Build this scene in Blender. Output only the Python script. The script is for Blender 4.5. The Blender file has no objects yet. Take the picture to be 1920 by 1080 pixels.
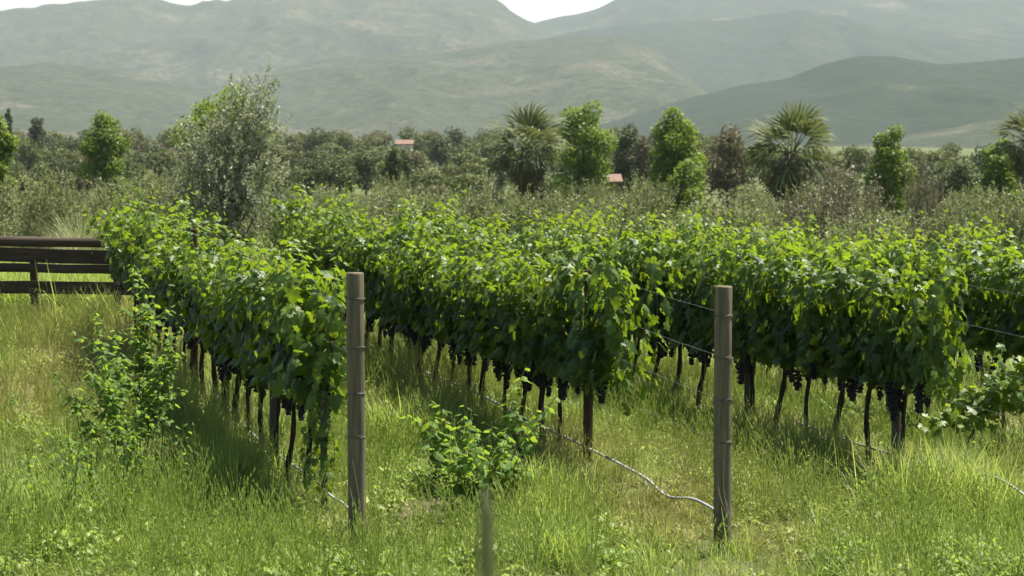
import bpy, math, random
import numpy as np
from mathutils import Matrix, Vector

# ------------------------------------------------------------------ camera, sky, sun, exposure
S = bpy.context.scene
COL = S.collection
F_PX, CAM_H, PITCH = 4000.0, 3.03, math.atan(270 / 4000.0)
cd = bpy.data.cameras.new('camera')
cam = bpy.data.objects.new('camera', cd)
COL.objects.link(cam)
cam.location = (0, 0, CAM_H)
cam.rotation_euler = (math.pi / 2 - PITCH, 0, 0)
cd.sensor_width = 36.0
cd.lens = 36.0 * F_PX / 1920
cd.clip_start, cd.clip_end = 0.1, 30000
cd.dof.use_dof = True
cd.dof.focus_distance = 19.5
cd.dof.aperture_fstop = 4.5
S.camera = cam

SUN = Vector((0.34, 0.22, 0.92)).normalized()
w = bpy.data.worlds.new('World')
S.world = w
w.use_nodes = True
nt = w.node_tree
for n in list(nt.nodes):
    nt.nodes.remove(n)
sky = nt.nodes.new('ShaderNodeTexSky')
sky.sky_type = 'NISHITA'
sky.sun_disc = False
sky.sun_elevation = math.asin(SUN.z)
sky.sun_rotation = math.atan2(SUN.x, SUN.y)
sky.altitude = 0
sky.air_density = 1.25
sky.dust_density = 0.3
sky.ozone_density = 0.6
bg = nt.nodes.new('ShaderNodeBackground')
bg.inputs['Strength'].default_value = 0.055
wo = nt.nodes.new('ShaderNodeOutputWorld')
nt.links.new(sky.outputs[0], bg.inputs[0])
nt.links.new(bg.outputs[0], wo.inputs[0])

sl = bpy.data.lights.new('sun', 'SUN')
sl.energy = 5.0
sl.angle = math.radians(0.5)
sl.color = (1.0, 0.942, 0.80)
so = bpy.data.objects.new('sun', sl)
COL.objects.link(so)
so.rotation_euler = SUN.to_track_quat('Z', 'Y').to_euler()
so.location = (30, 20, 90)

S.view_settings.view_transform = 'Standard'
S.view_settings.look = 'None'
S.view_settings.gamma = 1.0
S.view_settings.use_curve_mapping = False
S.view_settings.exposure = 1.5
S.render.engine = 'CYCLES'
cy = S.cycles
cy.use_denoising = True
try:
    cy.denoiser = 'OPENIMAGEDENOISE'
except Exception:
    pass
cy.max_bounces = 7
cy.diffuse_bounces = 3
cy.glossy_bounces = 2
cy.transmission_bounces = 4
cy.transparent_max_bounces = 8
cy.volume_bounces = 1
cy.sample_clamp_indirect = 6
cy.caustics_reflective = False
cy.caustics_refractive = False

R = np.random.default_rng(11)
random.seed(11)


# ------------------------------------------------------------------ helpers
def tag(o, label=None, cat=None, group=None, kind=None):
    if label: o['label'] = label
    if cat: o['category'] = cat
    if group: o['group'] = group
    if kind: o['kind'] = kind
    return o


def link(name, data, parent=None, loc=None, rotz=None):
    o = bpy.data.objects.new(name, data)
    COL.objects.link(o)
    if parent is not None: o.parent = parent
    if loc is not None: o.location = loc
    if rotz is not None: o.rotation_euler = (0, 0, rotz)
    return o


class Geo:
    """Collects triangles, a random value per vertex and a material slot per face."""
    def __init__(s):
        s.V, s.T, s.A, s.M, s.n = [], [], [], [], 0

    def add(s, V, T, a=0.5, m=0):
        V = np.asarray(V, float).reshape(-1, 3)
        T = np.asarray(T, int).reshape(-1, 3)
        s.V.append(V); s.T.append(T + s.n)
        a = np.asarray(a, float)
        s.A.append(np.broadcast_to(a, (len(V),)).copy() if a.ndim == 0 else a)
        s.M.append(np.full(len(T), m)); s.n += len(V)
        return s

    def tube(s, P, rad, sides=6, a=0.5, m=0, cap=True):
        P = np.asarray(P, float); n = len(P)
        rad = np.broadcast_to(np.asarray(rad, float), (n,))
        tn = np.gradient(P, axis=0)
        tn /= np.linalg.norm(tn, axis=1)[:, None] + 1e-9
        ref = np.array([0.31, 0.95, 0.05]) if abs(tn[:, 2]).mean() > .6 else np.array([0.02, 0.05, 1.0])
        b1 = np.cross(tn, ref); b1 /= np.linalg.norm(b1, axis=1)[:, None] + 1e-9
        b2 = np.cross(tn, b1)
        th = np.linspace(0, 2 * np.pi, sides, endpoint=False)
        V = P[:, None] + rad[:, None, None] * (np.cos(th)[None, :, None] * b1[:, None] + np.sin(th)[None, :, None] * b2[:, None])
        T = []
        for i in range(n - 1):
            for j in range(sides):
                k = (j + 1) % sides
                p, q, r_, t = i * sides + j, i * sides + k, (i + 1) * sides + k, (i + 1) * sides + j
                T += [(p, r_, q), (p, t, r_)]
        V = V.reshape(-1, 3)
        if cap:
            V = np.vstack([V, P[:1], P[-1:]])
            c0, c1 = n * sides, n * sides + 1
            for j in range(sides):
                k = (j + 1) % sides
                T += [(c0, j, k), (c1, (n - 1) * sides + k, (n - 1) * sides + j)]
        return s.add(V, T, a, m)

    def box(s, c, d, rz=0.0, a=0.5, m=0):
        c = np.asarray(c, float); d = np.asarray(d, float) / 2
        v = np.array([(x, y, z) for x in (-1, 1) for y in (-1, 1) for z in (-1, 1)], float) * d
        cs, sn = math.cos(rz), math.sin(rz)
        v = np.stack([v[:, 0] * cs - v[:, 1] * sn, v[:, 0] * sn + v[:, 1] * cs, v[:, 2]], 1) + c
        q = [(0, 1, 3, 2), (4, 6, 7, 5), (0, 4, 5, 1), (2, 3, 7, 6), (0, 2, 6, 4), (1, 5, 7, 3)]
        T = [t for (a_, b, c_, d_) in q for t in ((a_, b, c_), (a_, c_, d_))]
        return s.add(v, T, a, m)

    def place(s, tmpl, pos, tip, nrm, size, a, m=0, wide=1.0):
        """copies of a flat template (V, T) with its y along tip and z along nrm"""
        V0, T0 = tmpl
        pos = np.asarray(pos, float); N = len(pos)
        if N == 0: return s
        nrm = nrm / (np.linalg.norm(nrm, axis=1)[:, None] + 1e-9)
        tip = tip - nrm * (tip * nrm).sum(1)[:, None]
        tip = tip / (np.linalg.norm(tip, axis=1)[:, None] + 1e-9)
        sd = np.cross(tip, nrm)
        size = np.broadcast_to(np.asarray(size, float), (N,))
        V = (V0[None, :, 0, None] * sd[:, None] * wide + V0[None, :, 1, None] * tip[:, None] + V0[None, :, 2, None] * nrm[:, None]) * size[:, None, None] + pos[:, None]
        T = T0[None] + (np.arange(N) * len(V0))[:, None, None]
        a = np.broadcast_to(np.asarray(a, float), (N,))
        return s.add(V.reshape(-1, 3), T.reshape(-1, 3), np.repeat(a, len(V0)), m)

    def mesh(s, name, mats, smooth=False):
        me = bpy.data.meshes.new(name)
        V = np.vstack(s.V); T = np.vstack(s.T); A = np.concatenate(s.A); M = np.concatenate(s.M)
        me.vertices.add(len(V)); me.vertices.foreach_set('co', V.astype(np.float32).ravel())
        me.loops.add(T.size); me.loops.foreach_set('vertex_index', T.astype(np.int32).ravel())
        me.polygons.add(len(T))
        me.polygons.foreach_set('loop_start', np.arange(0, T.size, 3, dtype=np.int32))
        me.polygons.foreach_set('loop_total', np.full(len(T), 3, np.int32))
        me.polygons.foreach_set('material_index', M.astype(np.int32))
        me.polygons.foreach_set('use_smooth', np.full(len(T), smooth))
        at = me.attributes.new('rnd', 'FLOAT', 'POINT'); at.data.foreach_set('value', A.astype(np.float32))
        for m in (mats if isinstance(mats, (list, tuple)) else [mats]):
            me.materials.append(m)
        me.update(calc_edges=True); me.validate()
        return me


def unit(v):
    return v / (np.linalg.norm(v, axis=-1, keepdims=True) + 1e-9)


def rv(n, rng):
    return unit(rng.normal(size=(n, 3)))


def vnoise(x, y, seed=0):
    xi, yi = np.floor(x).astype(int), np.floor(y).astype(int)
    fx, fy = x - xi, y - yi
    fx = fx * fx * (3 - 2 * fx); fy = fy * fy * (3 - 2 * fy)
    def h(a, b):
        t = np.sin(a * 127.1 + b * 311.7 + seed * 74.7) * 43758.5453
        return t - np.floor(t)
    return (h(xi, yi) * (1 - fx) + h(xi + 1, yi) * fx) * (1 - fy) + (h(xi, yi + 1) * (1 - fx) + h(xi + 1, yi + 1) * fx) * fy


def fbm(x, y, seed=0, octv=5):
    s, a, t = 0, 1, 0
    for o in range(octv):
        s = s + a * vnoise(x * 2 ** o, y * 2 ** o, seed + o * 13); t += a; a *= .5
    return s / t


def sstep(a, b, x):
    t = np.clip((x - a) / (b - a), 0, 1)
    return t * t * (3 - 2 * t)


# ------------------------------------------------------------------ ground shape
KROW, D0 = 0.328, 15.75
ROW_U = [-1.161, 1.567, 4.295, 7.02, 9.75]


def gz(X, Y):
    X = np.asarray(X, float); Y = np.asarray(Y, float)
    u = X + KROW * (Y - D0)
    sl_ = np.interp(u, [-2, -1.0, 1.6, 4.3, 7.0, 9.8, 14], [.047, .045, .032, .006, -.015, -.02, -.02])
    z1 = sl_ * np.clip(Y - D0, 0, 18)
    berm = sum(np.exp(-((u - k) / .45) ** 2) for k in ROW_U) * .07 * sstep(16.3, 18.5, Y) * (1 - sstep(30, 36, Y))
    z1 = z1 + berm + (vnoise(X * .9, Y * .9, 3) - .5) * .08
    zv = np.interp(Y, [0, 40, 60, 90, 130, 180, 250, 400, 1000, 1600, 6000], [.2, .2, -.2, -1.0, -2.0, -1.9, -1.2, -.4, 1.5, 2, 2])
    zv = zv + np.where(Y > 200, (vnoise(X * .02, Y * .02, 5) - .5) * 1.0, 0)
    t = sstep(31, 46, Y)
    bank = 1.2 * (1 - sstep(4.5, 13.2, Y))
    return z1 * (1 - t) + zv * t + bank


def gz1(x, y):
    return float(gz(np.array([x]), np.array([y]))[0])


def px(xp, D):
    """world X of photo column xp at distance D"""
    return (xp - 960) / F_PX * D


def zpx(yp, D):
    """world Z of photo row yp at distance D"""
    return CAM_H - math.tan(math.atan((yp - 540) / F_PX) + PITCH) * D


# ------------------------------------------------------------------ materials
def new_mat(name):
    m = bpy.data.materials.new(name); m.use_nodes = True
    t = m.node_tree
    for n in list(t.nodes): t.nodes.remove(n)
    o = t.nodes.new('ShaderNodeOutputMaterial')
    return m, t, o


def ramp(t, fac, stops):
    r = t.nodes.new('ShaderNodeValToRGB')
    e = r.color_ramp.elements
    while len(e) < len(stops): e.new(0.5)
    for k, (p, c) in zip(e, stops):
        k.position = p; k.color = (*c, 1)
    t.links.new(fac, r.inputs[0])
    return r.outputs[0]


def leaf_mat(name, stops, trans=(.2, .34, .03), tw=.4, rough=.42, spec=.5, instancer=None, dry=None, under=None):
    m, t, o = new_mat(name)
    at = t.nodes.new('ShaderNodeAttribute'); at.attribute_name = 'rnd'
    c = ramp(t, at.outputs['Fac'], stops)
    tc = t.nodes.new('ShaderNodeMix'); tc.data_type = 'RGBA'; tc.blend_type = 'MULTIPLY'
    tc.inputs[0].default_value = 0
    if instancer:
        ia = t.nodes.new('ShaderNodeAttribute'); ia.attribute_name = instancer; ia.attribute_type = 'INSTANCER'
        mx = t.nodes.new('ShaderNodeMix'); mx.data_type = 'RGBA'
        t.links.new(ia.outputs['Fac'], mx.inputs[0]); t.links.new(c, mx.inputs[6])
        dr = ramp(t, at.outputs['Fac'], dry); t.links.new(dr, mx.inputs[7])
        c = mx.outputs[2]
    p = t.nodes.new('ShaderNodeBsdfPrincipled')
    if under:
        ge = t.nodes.new('ShaderNodeNewGeometry'); um = t.nodes.new('ShaderNodeMix'); um.data_type = 'RGBA'
        t.links.new(ge.outputs['Backfacing'], um.inputs[0]); t.links.new(c, um.inputs[6]); um.inputs[7].default_value = (*under, 1)
        t.links.new(um.outputs[2], p.inputs['Base Color'])
    else:
        t.links.new(c, p.inputs['Base Color'])
    p.inputs['Roughness'].default_value = rough
    p.inputs['Specular IOR Level'].default_value = spec
    tr = t.nodes.new('ShaderNodeBsdfTranslucent')
    sc = t.nodes.new('ShaderNodeMix'); sc.data_type = 'RGBA'; sc.inputs[0].default_value = .45
    t.links.new(c, sc.inputs[6]); sc.inputs[7].default_value = (*trans, 1)
    t.links.new(sc.outputs[2], tr.inputs['Color'])
    mix = t.nodes.new('ShaderNodeMixShader'); mix.inputs[0].default_value = tw
    t.links.new(p.outputs[0], mix.inputs[1]); t.links.new(tr.outputs[0], mix.inputs[2])
    t.links.new(mix.outputs[0], o.inputs[0])
    return m


def rough_mat(name, stops, scale=6.0, stretch=(1, 1, 1), rough=.85, bump=.3, detail=6, spec=.3, dist=.01):
    m, t, o = new_mat(name)
    co = t.nodes.new('ShaderNodeTexCoord')
    mp = t.nodes.new('ShaderNodeMapping'); mp.inputs['Scale'].default_value = stretch
    t.links.new(co.outputs['Object'], mp.inputs[0])
    n = t.nodes.new('ShaderNodeTexNoise'); n.inputs['Scale'].default_value = scale
    n.inputs['Detail'].default_value = detail; n.inputs['Roughness'].default_value = .62
    t.links.new(mp.outputs[0], n.inputs['Vector'])
    c = ramp(t, n.outputs['Fac'], stops)
    p = t.nodes.new('ShaderNodeBsdfPrincipled')
    p.inputs['Roughness'].default_value = rough; p.inputs['Specular IOR Level'].default_value = spec
    t.links.new(c, p.inputs['Base Color'])
    b = t.nodes.new('ShaderNodeBump'); b.inputs['Strength'].default_value = bump; b.inputs['Distance'].default_value = dist
    t.links.new(n.outputs['Fac'], b.inputs['Height']); t.links.new(b.outputs[0], p.inputs['Normal'])
    t.links.new(p.outputs[0], o.inputs[0])
    return m


def hill_mat(name, green, dark, tan, tan_amt, sc=1.0):
    m, t, o = new_mat(name)
    co = t.nodes.new('ShaderNodeTexCoord')
    def noise(s, d=5, r=.6):
        n = t.nodes.new('ShaderNodeTexNoise'); n.inputs['Scale'].default_value = s; n.inputs['Detail'].default_value = d
        n.inputs['Roughness'].default_value = r
        t.links.new(co.outputs['Object'], n.inputs['Vector']); return n.outputs['Fac']
    big = noise(.006 * sc, 6, .62); fine = noise(.05 * sc, 5, .7); spots = noise(.11 * sc, 3, .8)
    c0 = ramp(t, fine, [(.36, dark), (.62, green)])
    f = ramp(t, big, [(.62 - tan_amt, (0, 0, 0)), (.70 - tan_amt * .6, (1, 1, 1))])
    mx = t.nodes.new('ShaderNodeMix'); mx.data_type = 'RGBA'
    t.links.new(f, mx.inputs[0]); t.links.new(c0, mx.inputs[6]); mx.inputs[7].default_value = (*tan, 1)
    sp = ramp(t, spots, [(.43, (0, 0, 0)), (.53, (1, 1, 1))])
    m2 = t.nodes.new('ShaderNodeMix'); m2.data_type = 'RGBA'
    t.links.new(sp, m2.inputs[0]); m2.inputs[6].default_value = (*dark, 1); t.links.new(mx.outputs[2], m2.inputs[7])
    p = t.nodes.new('ShaderNodeBsdfPrincipled'); p.inputs['Roughness'].default_value = .95
    p.inputs['Specular IOR Level'].default_value = .1
    t.links.new(m2.outputs[2], p.inputs['Base Color'])
    b = t.nodes.new('ShaderNodeBump'); b.inputs['Strength'].default_value = .6; b.inputs['Distance'].default_value = 4
    t.links.new(fine, b.inputs['Height']); t.links.new(b.outputs[0], p.inputs['Normal'])
    t.links.new(p.outputs[0], o.inputs[0])
    return m


M = {}
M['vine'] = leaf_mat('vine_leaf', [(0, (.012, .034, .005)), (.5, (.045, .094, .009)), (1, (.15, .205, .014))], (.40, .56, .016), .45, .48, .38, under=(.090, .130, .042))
M['cane'] = rough_mat('vine_cane', [(.3, (.10, .10, .03)), (.7, (.16, .13, .05))], 20)
M['bark'] = rough_mat('vine_bark', [(.3, (.014, .010, .007)), (.7, (.048, .035, .025))], 30, (1, 1, .25), .9, .8, spec=.1)
M['grape'] = rough_mat('grape_skin', [(.3, (.005, .004, .008)), (.75, (.013, .010, .020))], 40, rough=.45, bump=0)
M['post'] = rough_mat('weathered_post', [(.25, (.066, .054, .033)), (.5, (.124, .104, .066)), (.8, (.20, .173, .118))], 9, (3.0, 3.0, .22), .85, .5, spec=.15)
M['stake'] = rough_mat('brown_stake', [(.25, (.03, .019, .012)), (.8, (.075, .05, .032))], 9, (3, 3, .25), .9, .5, spec=.1)
M['greystake'] = rough_mat('grey_stake', [(.25, (.045, .039, .03)), (.8, (.10, .088, .068))], 9, (3, 3, .25), .9, .5, spec=.1)
M['fence'] = rough_mat('fence_wood', [(.25, (.026, .018, .013)), (.55, (.056, .041, .031)), (.85, (.11, .088, .07))], 5, (.3, 3, 3), .8, .4, spec=.15)
M['wire'] = rough_mat('galvanised_wire', [(.3, (.07, .07, .065)), (.7, (.15, .15, .145))], 20, rough=.45, bump=0, spec=.6)
M['tie'] = rough_mat('rusty_wire', [(.3, (.045, .035, .03)), (.7, (.12, .10, .085))], 20, rough=.6, bump=0)
M['hose'] = rough_mat('weathered_hose', [(.3, (.20, .19, .18)), (.7, (.36, .355, .345))], 6, rough=.5, bump=.05)
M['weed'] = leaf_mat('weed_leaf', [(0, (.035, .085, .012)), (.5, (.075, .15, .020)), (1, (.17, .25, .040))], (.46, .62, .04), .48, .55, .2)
M['stem'] = rough_mat('weed_stem', [(.3, (.06, .075, .025)), (.7, (.11, .12, .045))], 20)
GREEN = [(0, (.090, .152, .020)), (.5, (.180, .262, .042)), (1, (.33, .385, .11))]
DRY = [(0, (.17, .15, .05)), (.5, (.29, .25, .095)), (1, (.42, .37, .17))]
M['grass'] = leaf_mat('grass_blade', GREEN, (.50, .63, .085), .47, .5, .35, 'dry', DRY)
M['straw'] = leaf_mat('dry_stalk', [(0, (.34, .30, .2)), (1, (.5, .45, .33))], (.4, .36, .2), .2, .6, .2)
M['olive'] = leaf_mat('olive_leaf', [(0, (.105, .122, .044)), (.55, (.165, .183, .074)), (1, (.24, .255, .128))], (.28, .31, .08), .34, .55, .3, under=(.20, .215, .12))
M['silver'] = leaf_mat('silver_olive_leaf', [(0, (.085, .098, .042)), (.5, (.18, .195, .105)), (1, (.38, .40, .27))], (.30, .34, .13), .34, .5, .35, under=(.38, .40, .30))
M['dryleaf'] = leaf_mat('dry_shrub_leaf', [(0, (.10, .09, .05)), (.6, (.18, .165, .095)), (1, (.28, .26, .17))], (.15, .14, .06), .22, .6, .3)
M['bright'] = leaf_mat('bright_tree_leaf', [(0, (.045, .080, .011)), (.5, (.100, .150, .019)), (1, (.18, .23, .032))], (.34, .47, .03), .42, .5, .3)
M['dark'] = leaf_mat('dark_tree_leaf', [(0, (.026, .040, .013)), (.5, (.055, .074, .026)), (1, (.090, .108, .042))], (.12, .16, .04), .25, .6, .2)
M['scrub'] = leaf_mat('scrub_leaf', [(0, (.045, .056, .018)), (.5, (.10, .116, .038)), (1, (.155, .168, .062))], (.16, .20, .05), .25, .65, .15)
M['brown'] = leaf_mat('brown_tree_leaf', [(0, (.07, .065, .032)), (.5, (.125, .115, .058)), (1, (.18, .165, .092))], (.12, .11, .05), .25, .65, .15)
M['palm'] = leaf_mat('palm_frond', [(0, (.024, .036, .012)), (.5, (.066, .082, .030)), (1, (.22, .23, .11))], (.18, .22, .06), .30, .65, .2)
M['deadpalm'] = leaf_mat('dead_frond', [(0, (.035, .033, .018)), (.5, (.075, .068, .036)), (1, (.20, .17, .10))], (.14, .11, .05), .18, .6, .2)
M['pampas'] = leaf_mat('pampas_blade', [(0, (.10, .125, .045)), (.5, (.19, .21, .085)), (1, (.30, .30, .15))], (.26, .30, .1), .3, .5, .3)
M['treebark'] = rough_mat('tree_bark', [(.3, (.05, .04, .03)), (.7, (.13, .11, .085))], 10, (1, 1, .3), .9, .6)
M['roof'] = rough_mat('roof_tile', [(.3, (.115, .066, .048)), (.7, (.18, .115, .09))], 5, rough=.85, bump=.2)
M['stucco'] = rough_mat('ochre_stucco', [(.3, (.20, .15, .06)), (.7, (.27, .20, .085))], 2, bump=.05)
M['white'] = rough_mat('white_stucco', [(.3, (.5, .48, .44)), (.7, (.62, .60, .55))], 2, bump=.05)
M['glass'] = rough_mat('window_glass', [(.3, (.02, .025, .03)), (.7, (.03, .035, .04))], 2, rough=.15, bump=0, spec=.6)
M['path'] = rough_mat('pale_path', [(.3, (.38, .36, .32)), (.7, (.50, .48, .44))], 3, bump=.1)
M['soil'] = rough_mat('bare_soil', [(.3, (.050, .036, .022)), (.7, (.11, .082, .052))], 9, bump=.6, dist=.03)

# ground: soil and low green, mixed
m_, t_, o_ = new_mat('field_ground')
co_ = t_.nodes.new('ShaderNodeTexCoord')
n1 = t_.nodes.new('ShaderNodeTexNoise'); n1.inputs['Scale'].default_value = .9; n1.inputs['Detail'].default_value = 8; n1.inputs['Roughness'].default_value = .7
n2 = t_.nodes.new('ShaderNodeTexNoise'); n2.inputs['Scale'].default_value = .045; n2.inputs['Detail'].default_value = 6
for n_ in (n1, n2): t_.links.new(co_.outputs['Object'], n_.inputs['Vector'])
ca = ramp(t_, n1.outputs['Fac'], [(.33, (.13, .105, .055)), (.5, (.10, .13, .035)), (.68, (.15, .18, .05))])
cb = ramp(t_, n2.outputs['Fac'], [(.35, (.045, .058, .024)), (.65, (.080, .085, .042))])
mx_ = t_.nodes.new('ShaderNodeMix'); mx_.data_type = 'RGBA'; mx_.inputs[0].default_value = .68
t_.links.new(ca, mx_.inputs[6]); t_.links.new(cb, mx_.inputs[7])
p_ = t_.nodes.new('ShaderNodeBsdfPrincipled'); p_.inputs['Roughness'].default_value = .95; p_.inputs['Specular IOR Level'].default_value = .1
t_.links.new(mx_.outputs[2], p_.inputs['Base Color'])
b_ = t_.nodes.new('ShaderNodeBump'); b_.inputs['Strength'].default_value = .5; b_.inputs['Distance'].default_value = .05
t_.links.new(n1.outputs['Fac'], b_.inputs['Height']); t_.links.new(b_.outputs[0], p_.inputs['Normal'])
t_.links.new(p_.outputs[0], o_.inputs[0])
M['ground'] = m_

# ------------------------------------------------------------------ ground sheet, path, soil patch
def grid_geo(xs, ys, zf):
    X, Y = np.meshgrid(xs, ys)
    V = np.stack([X, Y, zf(X, Y)], -1).reshape(-1, 3)
    nx, ny = len(xs), len(ys)
    i = (np.arange(ny - 1)[:, None] * nx + np.arange(nx - 1)[None]).ravel()
    T = np.concatenate([np.stack([i, i + 1, i + nx + 1], 1), np.stack([i, i + nx + 1, i + nx], 1)])
    return Geo().add(V, T)


def spread(a, mid, b, n1, n2):
    """symmetric axis: dense inside +-mid, geometric out to +-b"""
    core = np.linspace(-mid, mid, n1)
    out = np.geomspace(mid, b, n2)[1:]
    return np.concatenate([-out[::-1], core, out])


xs = spread(0, 12, 5200, 110, 46)
ys = np.concatenate([np.linspace(-40, 3, 8), np.linspace(3.4, 48, 160), np.geomspace(48.5, 6500, 70)])
g = link('ground', grid_geo(xs, ys, gz).mesh('ground', M['ground'], True))
tag(g, 'grassy vineyard ground running out to the plain', kind='structure')

pxs = np.linspace(-14, -3.2, 40); pys = np.linspace(32.2, 33.6, 5)
p = link('path', grid_geo(pxs, pys, lambda X, Y: gz(X, Y) + .03).mesh('path', M['path'], True))
tag(p, 'pale path just behind the dark wooden fence', kind='structure')

sx, sy = np.meshgrid(np.linspace(-1, 1, 26), np.linspace(-1, 1, 26))
SOILC = (px(812, 17.0), 16.95)
q1, q2 = np.meshgrid(np.linspace(0, 1, 9), np.linspace(0, 2 * np.pi, 41))
rr_ = q1 * (1 + .25 * np.sin(q2 * 3 + 1) + .15 * np.sin(q2 * 7) + .1 * np.sin(q2 * 12 + 2)); rr_[-1] = rr_[0]
sxx = SOILC[0] + .44 * rr_ * np.cos(q2); syy = SOILC[1] + .95 * rr_ * np.sin(q2)
V_ = np.stack([sxx, syy, gz(sxx, syy) + .004 + .012 * (1 - q1) + .02 * vnoise(sxx * 9, syy * 9, 2) * (1 - q1)], -1).reshape(-1, 3)
i_ = (np.arange(40)[:, None] * 9 + np.arange(8)[None]).ravel()
so_ = link('bare_soil', Geo().add(V_, np.concatenate([np.stack([i_, i_ + 1, i_ + 10], 1), np.stack([i_, i_ + 10, i_ + 9], 1)])).mesh('bare_soil', M['soil'], True))
tag(so_, 'patch of bare brown earth left of the broad-leaved bush', kind='structure')


# ------------------------------------------------------------------ mountains
def mountain(name, label, sky_pts, Yr, Yb, mat, seed, amp=.14, gully=(6, 2.2), nx=300, ny=90, xr=(-260, 2180), prof=1.15, back=.25):
    xpx = np.linspace(xr[0], xr[1], nx)
    t = np.concatenate([np.linspace(0, 1, ny), 1 + np.linspace(.06, 1, 10) * back])
    XP, TT = np.meshgrid(xpx, t)
    Y = Yb + (Yr - Yb) * TT
    X = (XP - 960) / F_PX * Yr
    sp = np.array(sky_pts, float)
    H = (270 - np.interp(xpx, sp[:, 0], sp[:, 1])) / F_PX * Yr + CAM_H
    k = np.array([.25, .5, .25])
    for _ in range(3): H = np.convolve(np.pad(H, 1, 'edge'), k, 'valid')
    H = H[None, :]
    base = -3
    tc = np.clip(TT, 0, 1)
    pr = tc ** prof * (1 - .25 * np.sin(np.pi * tc) * 0)
    pr = np.where(TT > 1, 1 - ((TT - 1) / back) ** 1.2 * .8, pr)
    L = Yr - Yb
    wx = X + 90 * (fbm(X / 200, Y / 200, seed + 50) - .5)
    rid = 1 - np.abs(2 * fbm(wx / L * gully[0], Y / L * gully[1], seed, 5) - 1) * 1.6
    nz = (rid - .62) * amp * 1.8 + (fbm(X / L * 22, Y / L * 18, seed + 9, 4) - .5) * amp * .35
    env = np.sin(np.pi * np.clip(tc * .94, 0, 1)) ** .7 + .10 * (TT > .55)
    Z = base + (H - base) * (pr + nz * env)
    V = np.stack([X, Y, Z], -1).reshape(-1, 3)
    nX, nY = len(xpx), len(t)
    i = (np.arange(nY - 1)[:, None] * nX + np.arange(nX - 1)[None]).ravel()
    T = np.concatenate([np.stack([i, i + 1, i + nX + 1], 1), np.stack([i, i + nX + 1, i + nX], 1)])
    o = link(name, Geo().add(V, T).mesh(name, mat, True))
    tag(o, label, kind='structure')
    return o


mA = hill_mat('far_scrub_slope', (.046, .055, .028), (.018, .025, .014), (.088, .076, .046), .07)
mB = hill_mat('foothill_slope', (.054, .063, .034), (.020, .027, .016), (.085, .078, .054), .08, 1.3)
mC = hill_mat('right_far_slope', (.038, .048, .028), (.016, .024, .016), (.10, .09, .06), .06)
mD = hill_mat('painted_cloud_shade_scrub', (.026, .036, .020), (.012, .020, .013), (.05, .06, .03), .02, 1.6)  # cloud shadow over this scrub is painted in through the darker greens
mF = hill_mat('painted_shade_spur_slope', (.032, .042, .027), (.016, .023, .016), (.06, .06, .04), .03)  # spur colour darkened to stand in for cloud shade on the slope
mG = hill_mat('shoulder_slope', (.038, .048, .029), (.015, .022, .015), (.085, .075, .05), .05)
mE = hill_mat('left_low_slope', (.054, .062, .036), (.020, .027, .017), (.10, .088, .064), .11, 1.3)

mountain('mountain', 'hazy mountain filling the left skyline', [(-300, 40), (0, 22), (60, 18), (150, 12), (210, 4), (250, -2), (300, 6), (345, 10), (385, 12), (430, 6), (470, -8), (560, -22), (700, -25), (850, -18), (905, -6), (940, 10), (970, 28), (1000, 43), (1060, 75), (1180, 120), (1400, 180), (2200, 240)], 3900, 2650, mA, 3, .10, (7, 2.4))
mountain('mountain', 'hazy mountain rising to the right of the notch', [(-300, 240), (500, 180), (800, 110), (940, 66), (1000, 49), (1030, 42), (1075, 33), (1120, 21), (1165, -2), (1240, -18), (1400, -28), (1600, -20), (1800, -25), (2300, -30)], 4300, 2500, mC, 21, .07, (6, 2.4))
mountain('hill', 'blue-green spur below the right mountain, darkened by painted cloud shade', [(-300, 270), (700, 180), (900, 118), (1000, 84), (1090, 60), (1180, 47), (1300, 40), (1420, 27), (1500, 24), (1570, 36), (1660, 54), (1780, 66), (1920, 78), (2200, 110)], 3300, 2150, mF, 85, .09, (5, 2.0))
mountain('hill', 'tan-topped foothill below the mountain notch', [(-300, 190), (200, 190), (420, 160), (560, 118), (700, 98), (850, 86), (960, 78), (1080, 72), (1180, 77), (1230, 92), (1262, 118), (1285, 150), (1330, 190), (1420, 225), (1700, 262), (2200, 268)], 2500, 1500, mB, 31, .09, (6, 2.4))
mountain('hill', 'pale lower slope at the left', [(-300, 105), (0, 128), (90, 118), (190, 128), (300, 150), (420, 178), (560, 205), (700, 224), (900, 243), (1100, 262), (2200, 270)], 2100, 1250, mE, 41, .07, (6, 2.4))
mountain('hill', 'scrub-covered hill on the right, cloud shade painted in its dark colour', [(-300, 272), (950, 266), (1100, 243), (1180, 218), (1290, 184), (1380, 162), (1470, 146), (1540, 122), (1610, 109), (1680, 110), (1750, 124), (1830, 118), (1920, 108), (2200, 90)], 1750, 1000, mD, 57, .08, (5, 2.2))
mountain('hill', 'low green rise in front of the dark hill', [(-300, 275), (1400, 272), (1560, 268), (1680, 256), (1800, 236), (1920, 214), (2200, 180)], 1150, 760, mB, 66, .06, (6, 2.4))

# ------------------------------------------------------------------ haze
hz, ht, ho = new_mat('haze_air')
pv = ht.nodes.new('ShaderNodeVolumePrincipled')
pv.inputs['Color'].default_value = (.82, .90, 1.0, 1)
pv.inputs['Density'].default_value = 0.74e-4
pv.inputs['Anisotropy'].default_value = 0.0
ht.links.new(pv.outputs[0], ho.inputs['Volume'])
hb = link('haze', Geo().box((0, 3300, 205), (12000, 8000, 430)).mesh('haze', hz))
tag(hb, 'thin pale haze over the plain and hills', kind='stuff')

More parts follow.
